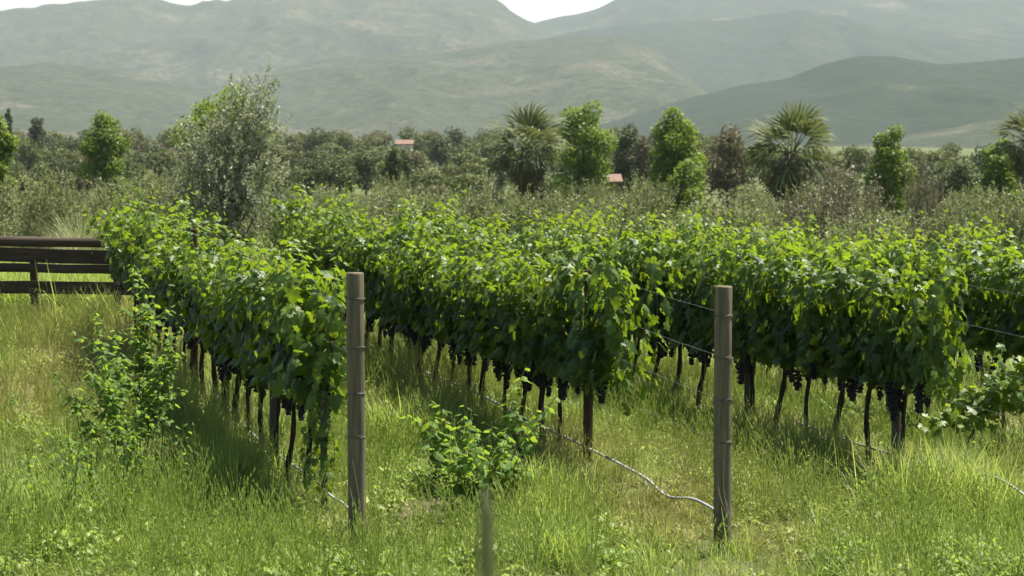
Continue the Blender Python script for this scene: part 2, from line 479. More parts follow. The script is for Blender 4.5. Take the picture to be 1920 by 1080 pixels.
# ------------------------------------------------------------------ leaf templates
def fan(outline, centre, fold=.3, curl=.2):
    P = np.array([(x, y, 0) for x, y in outline] + [(*centre, 0)], float)
    P[:, 2] = -fold * np.abs(P[:, 0]) - curl * P[:, 1] ** 2
    n = len(outline)
    T = np.array([(n, i, (i + 1) % n) for i in range(n)])
    return P, T


_h = [(.12, -.15), (.36, -.14), (.50, .10), (.33, .17), (.64, .50), (.30, .50), (.27, .76), (.15, .80)]
VLEAF = fan([(0, .0)] + _h + [(0, 1.0)] + [(-x, y) for x, y in _h[::-1]], (0, .33), .28, .18)
_h = [(.20, .12), (.30, .35), (.22, .65)]
OVATE = fan([(0, 0)] + _h + [(0, 1.0)] + [(-x, y) for x, y in _h[::-1]], (0, .4), .35, .25)
DIAM = (np.array([(0, 0, 0), (.22, .45, .02), (0, 1, 0), (-.22, .45, -.02)], float), np.array([(0, 1, 2), (0, 2, 3)]))
NARROW = (np.array([(0, 0, 0), (.11, .45, .01), (0, 1, 0), (-.11, .45, -.01)], float), np.array([(0, 1, 2), (0, 2, 3)]))

# ------------------------------------------------------------------ grapevines
def vine_leaves(seed, end=False, dense=1.0):
    """leaf positions of one vine: local x along the row (away), y towards the photographer's side"""
    rng = np.random.default_rng(seed)
    P, N, Tp, Sz, A = [], [], [], [], []
    canes = []
    ns = int(20 * dense)
    bulge = rng.uniform(-.18, .18)
    for i in range(ns):
        u0 = (i + .5) / ns * .80 - .40 + rng.normal() * .04
        v0 = rng.normal() * .06
        ln = rng.uniform(.85, 1.15) + (.28 if rng.random() < .14 else 0)
        droop = rng.random() < .30
        lean = rng.normal() * .20
        ul = rng.normal() * .12
        s = np.linspace(0, 1, max(8, int(ln / .050)))
        if droop:
            sd = 1 if rng.random() < .55 else -1
            zt = rng.uniform(.55, .95)
            v = v0 + sd * (.06 * s + rng.uniform(.16, .30) * s ** 1.6)
            z = .92 + zt * np.sin(np.pi * np.minimum(s * rng.uniform(.62, .86), 1)) * 1.05
        else:
            v = v0 + lean * s ** 1.5 + rng.normal() * .10 * s ** 2
            z = .92 + ln * s - .10 * s ** 3
        v = v + bulge * s ** 1.2
        u = u0 + ul * s + .03 * np.sin(s * 6 + rng.random() * 6)
        c = np.stack([u, v, z], 1); canes.append(c)
        n = len(s)
        rep = 2
        for _ in range(rep):
            ang = rng.random(n) * 2 * np.pi
            d = np.stack([np.cos(ang) * .8, np.sin(ang), np.zeros(n)], 1)
            pet = rng.uniform(.04, .13, n)[:, None]
            pos = c + d * pet + np.array([0, 0, 1]) * rng.normal(size=(n, 1)) * .025
            keep = rng.random(n) < (.92 if _ == 0 else .55)
            out = np.stack([d[:, 0] * .6, d[:, 1] + np.sign(pos[:, 1]) * .35, np.zeros(n)], 1)
            nr = out * rng.uniform(.35, 1.0, (n, 1)) + np.array([0, 0, 1]) * (rng.uniform(.0, .45, n) + .6 * np.clip((z - 1.4) / .6, 0, 1))[:, None] + rv(n, rng) * .42
            tp = out + np.array([0, 0, -1]) * rng.uniform(.2, 1.1, (n, 1)) + rv(n, rng) * .4
            sz = (.122 - .07 * s ** 2.2) * rng.uniform(.7, 1.15, n)
            a = np.clip(rng.random(n) * .5 + .5 * np.clip((z - 1.25) / .75, 0, 1) + rng.normal() * .12 + (rng.random(n) < .03) * .5, 0, 1)  # young tops brighter; low leaves coloured darker to stand in for canopy shade
            for L, x in ((P, pos), (N, nr), (Tp, tp), (Sz, sz), (A, a)): L.append(x[keep])
    # low fringe round the cordon
    n = int(45 * dense)
    pos = np.stack([rng.uniform(-.42, .42, n), rng.normal(size=n) * .13, rng.uniform(.93, 1.25, n)], 1)
    out = np.stack([rng.normal(size=n) * .5, np.sign(pos[:, 1]), np.zeros(n)], 1)
    for L, x in ((P, pos), (N, out + np.array([0, 0, .5]) + rv(n, rng) * .4), (Tp, out * .3 + np.array([0, 0, -1]) + rv(n, rng) * .3), (Sz, rng.uniform(.08, .125, n)), (A, rng.random(n) * .4)): L.append(x)
    if end:   # curtains of shoots hanging from the row end
        for i in range(11):
            u0 = rng.uniform(-.60, -.25); v0 = rng.normal() * .16
            z0 = rng.uniform(1.3, 1.95); ln = rng.uniform(.35, .8)
            s = np.linspace(0, 1, int(ln / .05))
            c = np.stack([u0 - .06 * s + .03 * np.sin(s * 7 + i), v0 + rng.normal() * .10 * s, z0 - ln * s ** 1.1], 1)
            canes.append(c)
            n = len(s); ang = rng.random(n) * 6.28
            d = np.stack([np.cos(ang), np.sin(ang), np.zeros(n)], 1)
            out = d + np.array([-.5, .1, 0])
            for L, x in ((P, c + d * rng.uniform(.02, .10, (n, 1))), (N, out + np.array([0, 0, .5]) + rv(n, rng) * .5), (Tp, out * .4 + np.array([0, 0, -.8]) + rv(n, rng) * .4), (Sz, rng.uniform(.06, .13, n)), (A, np.clip(rng.random(n) * .6 + .25 * s, 0, 1))): L.append(x)
    if end == 2:   # long strands trailing to the ground beside the stake
        for i in range(4):
            s = np.linspace(0, 1, 24); u0 = rng.uniform(-.62, -.30); v0 = rng.uniform(-.1, .12)
            c = np.stack([u0 + .05 * np.sin(s * 8 + i), v0 + .05 * np.sin(s * 6 + 2 * i), 1.2 - 1.0 * s], 1); canes.append(c)
            ang = rng.random(24) * 6.28; d = np.stack([np.cos(ang), np.sin(ang), 0 * ang], 1)
            for L, x in ((P, c + d * .03), (N, d + np.array([0, 0, .5]) + rv(24, rng) * .4), (Tp, d * .4 + np.array([0, 0, -.9])), (Sz, rng.uniform(.045, .10, 24)), (A, rng.uniform(.3, .9, 24))): L.append(x)
    P, N, Tp, Sz, A = [np.concatenate(x) for x in (P, N, Tp, Sz, A)]
    return P, unit(N), unit(Tp), Sz, A, canes


def basis(pos, tip, nrm, size):
    n = Vector(nrm).normalized(); t = Vector(tip); t = (t - n * t.dot(n)).normalized(); sd = t.cross(n)
    m = Matrix((sd, t, n)).transposed().to_4x4()
    return Matrix.Translation(Vector(pos)) @ m @ Matrix.Scale(float(size), 4)


NLEAF = 36
def vine_variant(seed, end=False, dense=1.0):
    P, N, Tp, Sz, A, canes = vine_leaves(seed, end, dense)
    face = P[:, 1] + .25 * (Sz - .1) / .05 * .1 - (.25 * P[:, 0] if end else 0) + np.random.default_rng(seed).random(len(P)) * .12
    pick = np.argsort(-face)[:NLEAF]
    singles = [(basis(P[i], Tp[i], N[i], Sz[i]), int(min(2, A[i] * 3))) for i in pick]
    rest = np.setdiff1d(np.arange(len(P)), pick)
    def build(idx):
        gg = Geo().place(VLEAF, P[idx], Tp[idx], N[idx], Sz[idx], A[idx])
        for c in canes: gg.tube(c[::3], np.linspace(.0045, .002, len(c[::3])), 3, .5, 1, False)
        return gg.mesh('vine_foliage', [M['vine'], M['cane']])
    return build(rest), build(np.arange(len(P))), singles


def trunk_mesh(seed):
    rng = np.random.default_rng(seed)
    z = np.linspace(-.06, .9, 10)
    t = (z + .06) / .96
    ld, ph = rng.uniform(-.16, .24), rng.random() * 6
    P = np.stack([ld * (1 - t) + .018 * np.sin(t * 7 + ph), .02 * np.cos(t * 6 + ph) + rng.normal() * .05 * (1 - t), z], 1)
    gg = Geo().tube(P, (.034 - .008 * t) * (1 + .18 * np.sin(t * 23 + ph)), 7)
    for sg in (-1, 1):
        q = np.linspace(0, 1, 7)
        A_ = np.stack([P[-1, 0] + sg * .40 * q, P[-1, 1] + .02 * np.sin(q * 7 + ph), .86 + .05 * q + .02 * np.sin(q * 9)], 1)
        gg.tube(A_, np.linspace(.024, .015, 7), 6)
    return gg.mesh('vine_trunk', M['bark'], True)


ICO_V = None
def ico():
    ph = (1 + 5 ** .5) / 2
    V = unit(np.array([(-1, ph, 0), (1, ph, 0), (-1, -ph, 0), (1, -ph, 0), (0, -1, ph), (0, 1, ph), (0, -1, -ph), (0, 1, -ph), (ph, 0, -1), (ph, 0, 1), (-ph, 0, -1), (-ph, 0, 1)], float))
    T = np.array([(0, 11, 5), (0, 5, 1), (0, 1, 7), (0, 7, 10), (0, 10, 11), (1, 5, 9), (5, 11, 4), (11, 10, 2), (10, 7, 6), (7, 1, 8), (3, 9, 4), (3, 4, 2), (3, 2, 6), (3, 6, 8), (3, 8, 9), (4, 9, 5), (2, 4, 11), (6, 2, 10), (8, 6, 7), (9, 8, 1)])
    return V, T


def bunch_mesh(seed):
    rng = np.random.default_rng(seed); V, T = ico(); gg = Geo()
    ln = rng.uniform(.17, .23)
    for i in range(80):
        t = rng.random() ** .9
        r = .045 * (1 - .72 * t) * math.sqrt(rng.random()) * 1.15
        a = rng.random() * 6.28
        gg.add(V * rng.uniform(.0115, .0145) + np.array([r * math.cos(a), r * math.sin(a), -.03 - t * ln]), T)
    gg.tube([(0, 0, .02), (0, 0, -ln * .8)], .003, 4)
    return gg.mesh('grape_bunch', M['grape'], True)


VAR = [vine_variant(100 + i) for i in range(9)]
VEND = [vine_variant(300 + i, 2 if i == 0 else 1) for i in range(3)]
TRK = [trunk_mesh(50 + i) for i in range(7)]
BUN = [bunch_mesh(70 + i) for i in range(4)]
LEAF = []
for i in range(3):
    LEAF.append(Geo().add(VLEAF[0], VLEAF[1], (.15, .42, .75)[i]).mesh('vine_leaf', M['vine']))

ORD = ['first', 'second', 'third', 'fourth', 'fifth', 'sixth', 'seventh', 'eighth', 'ninth', 'tenth', 'eleventh', 'twelfth', 'thirteenth', 'fourteenth', 'fifteenth', 'sixteenth', 'seventeenth', 'eighteenth', 'nineteenth', 'twentieth', 'twenty-first', 'twenty-second', 'twenty-third', 'twenty-fourth', 'twenty-fifth', 'twenty-sixth', 'twenty-seventh', 'twenty-eighth', 'twenty-ninth', 'thirtieth']
ROWDIR = Vector((-KROW, 1, 0)).normalized()
ROT = math.atan2(ROWDIR.y, ROWDIR.x)
PERP = Vector((-ROWDIR.y, ROWDIR.x, 0))       # local +y, the side towards the camera's left


def rowx(r, D):
    return ROW_U[r] - KROW * (D - D0)


def cordon_z(r, D):
    a = {0: [(16, 1.0), (18, 1.0), (22, 1.10), (27, 1.36)], 1: [(17, .97), (24, 1.0), (30, 1.20)], 2: [(17, .96), (24, .91), (34, .86)],
         3: [(20, .98), (26, .80), (36, .62)], 4: [(25, .76), (31, .66), (37, .68)]}[r]
    return float(np.interp(D, [x for x, _ in a], [y for _, y in a]))


ROWNAME = ['the leftmost row', 'the middle row', 'the right-hand row']
ROWS = [(0, 17.2, 26.9, .58), (1, 18.45, 29.5, .58), (2, 18.4, 34.0, .62), (3, 19.6, 35.5, .74), (4, 25.6, 37.0, .76)]
rs = random.Random(5)
for r, a, b, st in ROWS:
    D = a; k = 0
    while D <= b:
        Dj = D + rs.uniform(-.08, .08)
        x = rowx(r, Dj); z = gz1(x, Dj)
        near = (r < 3 and k < 9)
        root = link('grapevine', None, None, (x, Dj, z), ROT + rs.uniform(-.06, .06))
        root.empty_display_size = .2
        if k == 0 and r < 3:
            lb = 'grapevine with a leafy curtain, standing at the near end of ' + ROWNAME[r]
        elif r < 3:
            lb = 'grapevine with a ' + ('dark bare' if k < 9 else 'shaded') + ' trunk, ' + ORD[k] + ' from the near end of ' + ROWNAME[r]
        else:
            lb = 'grapevine mostly hidden, ' + ORD[k] + ' along the ' + ('fourth' if r == 3 else 'hindmost') + ' row from the right edge'
        tag(root, lb, 'grapevine', 'grapevines along the trellis rows')
        cz = cordon_z(r, Dj); off = cz - z - .88
        e = k == 0 and r < 3
        v = VEND[r] if e else VAR[rs.randrange(9)]
        fo = link('foliage', v[0] if near else v[1], root, (0, 0, off))
        flip = False
        fo.scale = (1.0, rs.uniform(.88, 1.12), rs.uniform(.88, 1.06) * [.94, 1.0, 1.02, 1, 1][r])
        if k < 2: fo.scale.z = max(fo.scale.z, 1.0)
        fo.location.z = off + .9 * (1 - fo.scale[2])
        fo['kind'] = 'stuff'
        if near:
            mb = Matrix.Translation((0, 0, fo.location.z)) @ Matrix.Diagonal((*fo.scale, 1))
            for mt, li in v[2]:
                lo = link('leaf', LEAF[li], root)
                loc, q, sc = (mb @ mt).decompose()
                lo.location = loc; lo.rotation_euler = q.to_euler(); lo.scale = sc
        tr = link('trunk', TRK[rs.randrange(7)], root)
        tw_ = rs.uniform(.55, .98); tr.scale = (tw_ if tw_ > .8 else .9, tw_, max(.35, (cz - z) / .88))
        if Dj < 30:
            nb = rs.choice([2, 3, 4, 5, 7]) if r < 3 else rs.randint(0, 2)
            for _ in range(nb):
                bo = link('grape_bunch', BUN[rs.randrange(4)], root, (rs.uniform(-.36, .36), rs.uniform(-.13, .15), cz - z - rs.uniform(-.16, .06)), rs.random() * 6)
                bo.scale = (rs.uniform(.9, 1.5),) * 2 + (rs.uniform(.85, 1.15),)
        k += 1
        D += st * rs.uniform(.93, 1.07)

# ------------------------------------------------------------------ posts
def post_mesh(h, rad, mat, seed, below=.25):
    rng = np.random.default_rng(seed)
    z = np.array([-below, 0, h * .25, h * .5, h * .75, h - .012, h])
    sides = 18
    gg = Geo()
    P = np.stack([.004 * np.sin(z * 2 + seed), .004 * np.cos(z * 1.7 + seed), z], 1)
    r_ = np.array([1.03, 1.02, 1.01, 1.0, .99, .985, .93]) * rad
    gg.tube(P, r_, sides)
    return gg.mesh('post', mat, True)


def wire_ring(rad, z, tilt, mat):
    th = np.linspace(0, 2 * np.pi, 25)
    P = np.stack([rad * np.cos(th), rad * np.sin(th), z + tilt * np.cos(th + .6)], 1)
    return P


def end_post(xp, D, h, label, rings, seed):
    x = px(xp, D); z = gz1(x, D)
    t = link('end_post', None, None, (x, D, z))
    tag(t, label, 'post', 'thick timber posts at the row ends')
    link('post_body', post_mesh(h, .066, M['post'], seed), t)
    for i, rz_ in enumerate(rings):
        gg = Geo()
        for dz in (0, .006):
            gg.tube(wire_ring(.0685, rz_ + dz, .006 * ((i % 3) - 1), None), .0028, 4, cap=False)
        gg.tube([(-.02, -.068, rz_ - .012), (.0, -.074, rz_), (.03, -.07, rz_ + .014), (.052, -.066, rz_ + .018)], .003, 4)
        link('wire_loop', gg.mesh('wire_loop', M['tie']), t)
    cg = Geo()   # drying crack near the top
    cg.tube([(-.018, -.0645, h - .02), (-.016, -.0655, h - .10), (-.02, -.0655, h - .2), (-.018, -.066, h - .28)], .0022, 4)
    for cx_, ca_, cb_ in ((.031, .95, .45), (-.042, .62, .18), (.008, .5, .1)):
        yy = -math.sqrt(.0662 ** 2 - cx_ ** 2)
        cg.tube([(cx_, yy, h * ca_), (cx_ + .003, yy, h * (ca_ * .6 + cb_ * .4)), (cx_ - .002, yy - .0005, h * cb_)], [.0008, .0018, .0007], 4)
    link('crack', cg.mesh('crack', M['tie']), t)
    return t


PZ = gz1(px(666, D0), D0)
end_post(666, D0, 2.10, 'weathered grey timber post in front of the leftmost row', [.88, 1.20, 1.54, 1.91], 1)
end_post(1358, D0, 2.0, 'weathered grey timber post standing alone right of centre', [.30, .84, 1.15, 1.47, 1.78], 2)


def row_post(r, D, h, rad, mat, label, cat='stake', name='trellis_post', sq=False, lean=0):
    x = rowx(r, D); z = gz1(x, D)
    me = post_mesh(h, rad, mat, r * 7 + int(D * 3))
    o = link(name, me, None, (x, D, z), .3)
    o.rotation_euler = (lean, lean * .5, .4)
    return tag(o, label, cat, 'posts inside the vine rows')


row_post(0, 18.58, 1.70, .034, M['greystake'], 'slim grey wooden post near the front of the leftmost row')
row_post(0, 20.75, 1.5, .040, M['stake'], 'reddish brown post among the trunks of the leftmost row')
row_post(0, 22.4, 1.74, .036, M['stake'], 'brown post whose top pokes out of the leftmost row')
row_post(1, 18.5, 1.75, .042, M['stake'], 'brown post beside the front vine of the middle row')
row_post(1, 23.7, 1.55, .036, M['greystake'], 'slim grey wooden post halfway back in the middle row')
row_post(2, 18.58, 1.72, .040, M['greystake'], 'grey post at the near end of the right-hand row')
row_post(2, 21.55, 1.6, .034, M['greystake'], 'slim grey post close behind the right end post')
x = rowx(0, 16.75)
st = link('metal_stake', Geo().box((0, 0, .45), (.05, .022, 1.15)).box((0, .02, .45), (.006, .04, 1.15)).mesh('metal_stake', M['greystake']), None, (x, 16.75, gz1(x, 16.75)), .3)
tag(st, 'thin grey stake under the hanging leaves beside the left post', 'stake')

# ------------------------------------------------------------------ trellis wires and hoses
wl = ['low', 'second', 'third', 'top']
for r, nm in ((0, 'leftmost'), (1, 'middle'), (2, 'right-hand')):
    for i, h0 in enumerate((.84, 1.15, 1.47, 1.80)):
        e = ROWS[r][2]
        Ds = np.concatenate([[D0 + .05], np.linspace(16.6, e, 14)])
        P = []
        for D in Ds:
            t = min(1, (D - D0) / 2.5)
            zc = (cordon_z(r, D) - .02 + [0, .35, .68, 1.0][i] - .02) * t + (1 - t) * (gz1(rowx(r, D0), D0) + h0)
            P.append((rowx(r, D), D, zc - .02 * math.sin(min(1, (D - D0) / 2.8) * math.pi)))
        o = link('trellis_wire', Geo().tube(P, .0014, 4).mesh('trellis_wire', M['wire']))
        tag(o, wl[i] + ' trellis wire strung along the ' + nm + ' vine row', 'wire', 'trellis wires')


def bez(pts, n=60):
    pts = np.array(pts, float); k = len(pts); t = np.linspace(0, k - 1, n); out = []
    for a in t:
        i = min(int(a), k - 2); f = a - i
        p0, p1, p2, p3 = pts[max(i - 1, 0)], pts[i], pts[i + 1], pts[min(i + 2, k - 1)]
        out.append(.5 * ((2 * p1) + (-p0 + p2) * f + (2 * p0 - 5 * p1 + 4 * p2 - p3) * f * f + (-p0 + 3 * p1 - 3 * p2 + p3) * f ** 3))
    return np.array(out)


def hose_pt(r, xp, yp, side=0):
    u = (xp - 960) / F_PX
    D = (ROW_U[r] + KROW * D0) / (KROW + u) - side
    return (u * D, D, zpx(yp - 7, D))


hp = [hose_pt(1, a, b) for a, b in [(1350, 968), (1330, 955), (1300, 942), (1262, 940), (1240, 928), (1215, 905), (1170, 880), (1130, 860), (1060, 826), (980, 790), (930, 762), (880, 737), (800, 706), (720, 668), (690, 655), (655, 640)]]
h = link('irrigation_hose', None, None, hp[0])
tag(h, 'pale grey drip hose tied to the right post, running along the middle row', 'hose', 'drip irrigation hoses')
o0 = np.array(hp[0])
link('pipe', Geo().tube(bez(hp) - o0, .0115, 7).mesh('pipe', M['hose'], True), h)
br = bez([hose_pt(1, 1200, 897), hose_pt(1, 1212, 912), hose_pt(1, 1222, 932)], 10)
link('side_tube', Geo().tube(br - o0, .007, 6).mesh('side_tube', M['hose'], True), h)
hp = [hose_pt(2, a, b) for a, b in [(2060, 985), (2000, 968), (1945, 945), (1900, 915), (1865, 899), (1845, 899), (1822, 907), (1790, 900), (1740, 880), (1690, 862), (1600, 835), (1500, 800)]]
h = link('irrigation_hose', None, None, hp[0]); o0 = np.array(hp[0])
tag(h, 'pale curved drip hose at the right edge of the vineyard', 'hose', 'drip irrigation hoses')
link('pipe', Geo().tube(bez(hp) - o0, .0115, 7).mesh('pipe', M['hose'], True), h)
br = bez([hose_pt(2, 1848, 899), hose_pt(2, 1842, 912), hose_pt(2, 1835, 926)], 8)
link('side_tube', Geo().tube(br - o0, .007, 6).mesh('side_tube', M['hose'], True), h)
hp = [hose_pt(0, a, b) for a, b in [(652, 962), (640, 950), (620, 938), (595, 915), (570, 895), (530, 868), (490, 838), (450, 800), (400, 745)]]
h = link('irrigation_hose', Geo().tube(bez(hp) - np.array(hp[0]), .010, 7).mesh('irrigation_hose', M['hose'], True), None, hp[0])
tag(h, 'short pale drip hose reaching the base of the left post', 'hose', 'drip irrigation hoses')

# ------------------------------------------------------------------ rail fence
FD = 28.6
fx0, fx1 = px(-260, FD), px(246, FD)
fz = gz1(px(120, FD), FD)
fen = link('rail_fence', None, None, (fx1, FD, fz))
tag(fen, 'dark wooden rail fence joining the far end of the leftmost row', 'fence')
def rail(name, yl, yr, rad=None, hgt=None, dy=0.0, seed=0):
    n = 9; q = np.linspace(0, 1, n); rng = np.random.default_rng(seed)
    X = fx0 + (fx1 - fx0) * q - fx1
    zz = zpx(yl, FD) + (zpx(yr, FD) - zpx(yl, FD)) * q - fz + rng.normal(size=n) * .004
    P = np.stack([X, dy + rng.normal(size=n) * .004, zz], 1)
    if rad:
        me = Geo().tube(P, rad * (1 + rng.normal(size=n) * .03), 12).mesh(name, M['fence'], True)
    else:
        gg = Geo()
        ring = []
        for p_, k in zip(P, range(n)):
            a, b = hgt / 2, .02
            ring += [p_ + np.array(v) for v in ((0, -b, -a), (0, -b, a), (0, b, a), (0, b, -a))]
        T = []
        for k in range(n - 1):
            for j in range(4):
                jj = (j + 1) % 4
                T += [(4 * k + j, 4 * k + jj, 4 * k + 4 + jj), (4 * k + j, 4 * k + 4 + jj, 4 * k + 4 + j)]
        e = 4 * (n - 1)
        T += [(0, 2, 1), (0, 3, 2), (e, e + 1, e + 2), (e, e + 2, e + 3)]
        me = gg.add(ring, T).mesh(name, M['fence'])
    link(name, me, fen)
rail('rail', 447, 456, rad=.068, seed=1, dy=-.06)
rail('board', 471, 484, hgt=.19, seed=2)
rail('rail', 496, 505, rad=.06, seed=3, dy=-.06)
rail('board', 534, 541, hgt=.17, seed=4)
for xp in (217, 60, -170):
    xx = px(xp, FD) - fx1
    zt = gz1(px(xp, FD), FD)
    po = link('post', post_mesh(1.0 if xp != 217 else .95, .055, M['greystake' if xp == 217 else 'fence'], 9), fen, (xx, .08, zt - fz))

# ------------------------------------------------------------------ broadleaf weeds
def weed_geo(h, stems, spread_, leaf, n_per, seed, bare=.15, branch=True, single=0):
    rng = np.random.default_rng(seed)
    P, N, Tp, Sz, A = [], [], [], [], []
    sg = Geo()
    for i in range(stems):
        a = rng.random() * 6.28; r0 = rng.random() ** .5 * spread_ * .35
        hh = h * rng.uniform(.55, 1.0); out = rng.random() ** .6 * spread_ * .75
        s = np.linspace(0, 1, 9)
        b0 = np.array([math.cos(a) * r0, math.sin(a) * r0])
        c = np.stack([b0[0] + math.cos(a) * out * s ** 1.5 + .02 * np.sin(s * 5 + i), b0[1] + math.sin(a) * out * s ** 1.5, hh * s - .03], 1)
        sg.tube(c, np.linspace(.006, .002, 9), 5, .5, 1, False)
        paths = [(c, n_per)]
        if branch:
            for _ in range(4):
                t = rng.uniform(.25, .85); k = int(t * 8); a2 = rng.random() * 6.28; l2 = rng.uniform(.12, .3) * h
                s2 = np.linspace(0, 1, 5)
                c2 = c[k] + np.stack([math.cos(a2) * l2 * .7 * s2, math.sin(a2) * l2 * .7 * s2, l2 * (.8 * s2 - .2 * s2 ** 2)], 1)
                sg.tube(c2, np.linspace(.0035, .0015, 5), 4, .5, 1, False)
                paths.append((c2, max(4, n_per // 3)))
        for cc, nn in paths:
            t = np.sort(rng.uniform(bare if cc is c else .1, 1, nn)) * (len(cc) - 1)
            k = np.minimum(t.astype(int), len(cc) - 2); f = (t - k)[:, None]
            pos = cc[k] * (1 - f) + cc[k + 1] * f
            an = np.arange(nn) * 2.4 + rng.random() * 6
            d = np.stack([np.cos(an), np.sin(an), np.zeros(nn)], 1)
            top = (t / (len(cc) - 1))
            pos = pos + d * .02
            P.append(pos)
            tp = d + np.array([0, 0, 1]) * (rng.uniform(-.7, .5, nn) + .25 * (top > .9))[:, None]
            Tp.append(tp); N.append(np.array([0, 0, 1]) + d * .35 + rv(nn, rng) * .35)
            Sz.append(leaf * rng.uniform(.6, 1.15, nn) * (1 - .45 * top ** 3))
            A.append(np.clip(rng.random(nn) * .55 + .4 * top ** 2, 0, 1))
    P, N, Tp, Sz, A = [np.concatenate(x) for x in (P, N, Tp, Sz, A)]
    sing = []
    idx = np.arange(len(P))
    if single:
        sc = Sz / leaf - P[:, 1] * .6 + P[:, 2] * .3
        pick = np.argsort(-sc)[:single]
        sing = [(basis(P[i], Tp[i], unit(N[i]), Sz[i]), int(min(2, A[i] * 3))) for i in pick]
        idx = np.setdiff1d(idx, pick)
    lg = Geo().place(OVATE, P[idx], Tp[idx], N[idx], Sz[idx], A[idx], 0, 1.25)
    return lg, sg, sing


WL = [Geo().add(OVATE[0] * np.array([1.25, 1, 1]), OVATE[1], v).mesh('weed_leaf', M['weed']) for v in (.15, .45, .75)]


def weed(xp, D, label, h, stems, spread_, leaf, n_per, seed, cat='weed', name='leafy_weed', single=0, **kw):
    x = px(xp, D)
    t = link(name, None, None, (x, D, gz1(x, D)))
    tag(t, label, cat)
    lg, sg, sing = weed_geo(h, stems, spread_, leaf, n_per, seed, single=single, **kw)
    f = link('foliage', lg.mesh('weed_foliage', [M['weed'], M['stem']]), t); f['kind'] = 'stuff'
    sm = sg
    sm.M = [np.zeros_like(m) for m in sm.M]
    s_ = link('stem', sm.mesh('weed_stem', M['stem']), t)
    for mt, li in sing:
        lo = link('leaf', WL[li], t); lo.matrix_basis = mt
    return t


weed(238, 18.6, 'tall leafy green weed left of the leftmost row', 1.60, 12, .60, .092, 30, 1, single=110, bare=.38)
weed(262, 20.3, 'upright weed topping out against the leftmost row', 1.85, 7, .18, .10, 24, 2, single=30, bare=.3)
weed(180, 17.0, 'sparse tall weed stalks with drooping leaves, front left', 1.10, 13, .75, .075, 16, 3, single=40, bare=.35, branch=False)
weed(290, 17.2, 'lanky weed stalks just left of the shaded grass', 1.05, 10, .45, .075, 16, 4, single=30, bare=.3, branch=False)
weed(110, 16.4, 'small sparse weed near the lower left corner', 0.8, 9, .5, .07, 14, 5, single=20, bare=.35, branch=False)
weed(215, 16.0, 'thin dark upright stalks at the front left', .62, 7, .12, .05, 12, 12, bare=.2, branch=False)
weed(885, 16.95, 'dense broad-leaved green bush between the two timber posts', 1.34, 11, .78, .115, 20, 6, cat='bush', name='leafy_bush', single=110, bare=.12)
weed(835, 17.9, 'light green seedling rising behind the broad-leaved bush', .75, 4, .16, .11, 18, 7, single=20, bare=.3)
weed(930, 17.1, 'sprawling leafy stems on the right flank of the broad-leaved bush', .7, 7, .45, .10, 15, 21, single=30, bare=.15)
weed(985, 19.0, 'small weed under the grape bunches of the middle row', .42, 6, .25, .07, 12, 8, bare=.1)
weed(1630, 16.6, 'yellow-green seedling standing alone in the grass at the right', .60, 2, .10, .085, 14, 9, single=12, bare=.3, branch=False)
weed(1690, 16.7, 'low leafy weed in the grass beside the yellow-green seedling', .34, 6, .28, .07, 10, 10, bare=.1)
weed(1500, 16.9, 'low leafy weed right of the right post', .42, 7, .30, .065, 11, 11, bare=.1)
weed(640, 21.5, 'pale weed in the gap behind the left post', .75, 6, .22, .09, 16, 13, bare=.15)
weed(1560, 21.5, 'leafy weeds glimpsed under the right-hand row', .60, 9, .40, .09, 14, 14, bare=.1)
weed(1890, 19.6, 'low green weed at the right edge under the vines', .5, 8, .40, .08, 14, 16, bare=.1)

# young vine at the right
D = 18.9
yv = link('young_vine', None, None, (px(1800, D), D, gz1(px(1800, D), D)))
tag(yv, 'young grapevine leaning right on a thin pale stem', 'grapevine')
rng = np.random.default_rng(77)
stem_pts = bez([(0, 0, -.05), (.05, 0, .2), (.12, 0, .42), (.22, 0, .6), (.40, 0, .78), (.60, .02, .92)], 16)
link('trunk', Geo().tube(stem_pts, np.linspace(.017, .008, 16), 6).mesh('young_trunk', M['greystake'], True), yv)
Pn = []
for (cx, cz, rx, rz, n) in ((.10, .52, .30, .13, 60), (.36, .68, .26, .15, 70), (.60, .86, .26, .18, 80), (-.10, .45, .18, .08, 20), (.55, .60, .25, .10, 30)):
    q = rng.normal(size=(n, 3)) * .5
    Pn.append(np.stack([cx + q[:, 0] * rx, q[:, 1] * .22, cz + q[:, 2] * rz], 1))
Pn = np.concatenate(Pn); n = len(Pn)
Pn[:, 2] = Pn[:, 2] * 1.12 + .06
nr = np.array([0, -.30, .8]) + rv(n, rng) * .6; tp = rv(n, rng) + np.array([0, -.4, -.5])
sz = rng.uniform(.07, .125, n); av = np.clip(rng.random(n) * .5 + .5, 0, 1)
pick = np.argsort(Pn[:, 1])[:60]; rest = np.setdiff1d(np.arange(n), pick)
f = link('foliage', Geo().place(VLEAF, Pn[rest], tp[rest], nr[rest], sz[rest], av[rest]).mesh('young_foliage', M['vine']), yv); f['kind'] = 'stuff'
for i in pick:
    lo = link('leaf', LEAF[min(2, int(av[i] * 3))], yv); lo.matrix_basis = basis(Pn[i], tp[i], nr[i], sz[i])

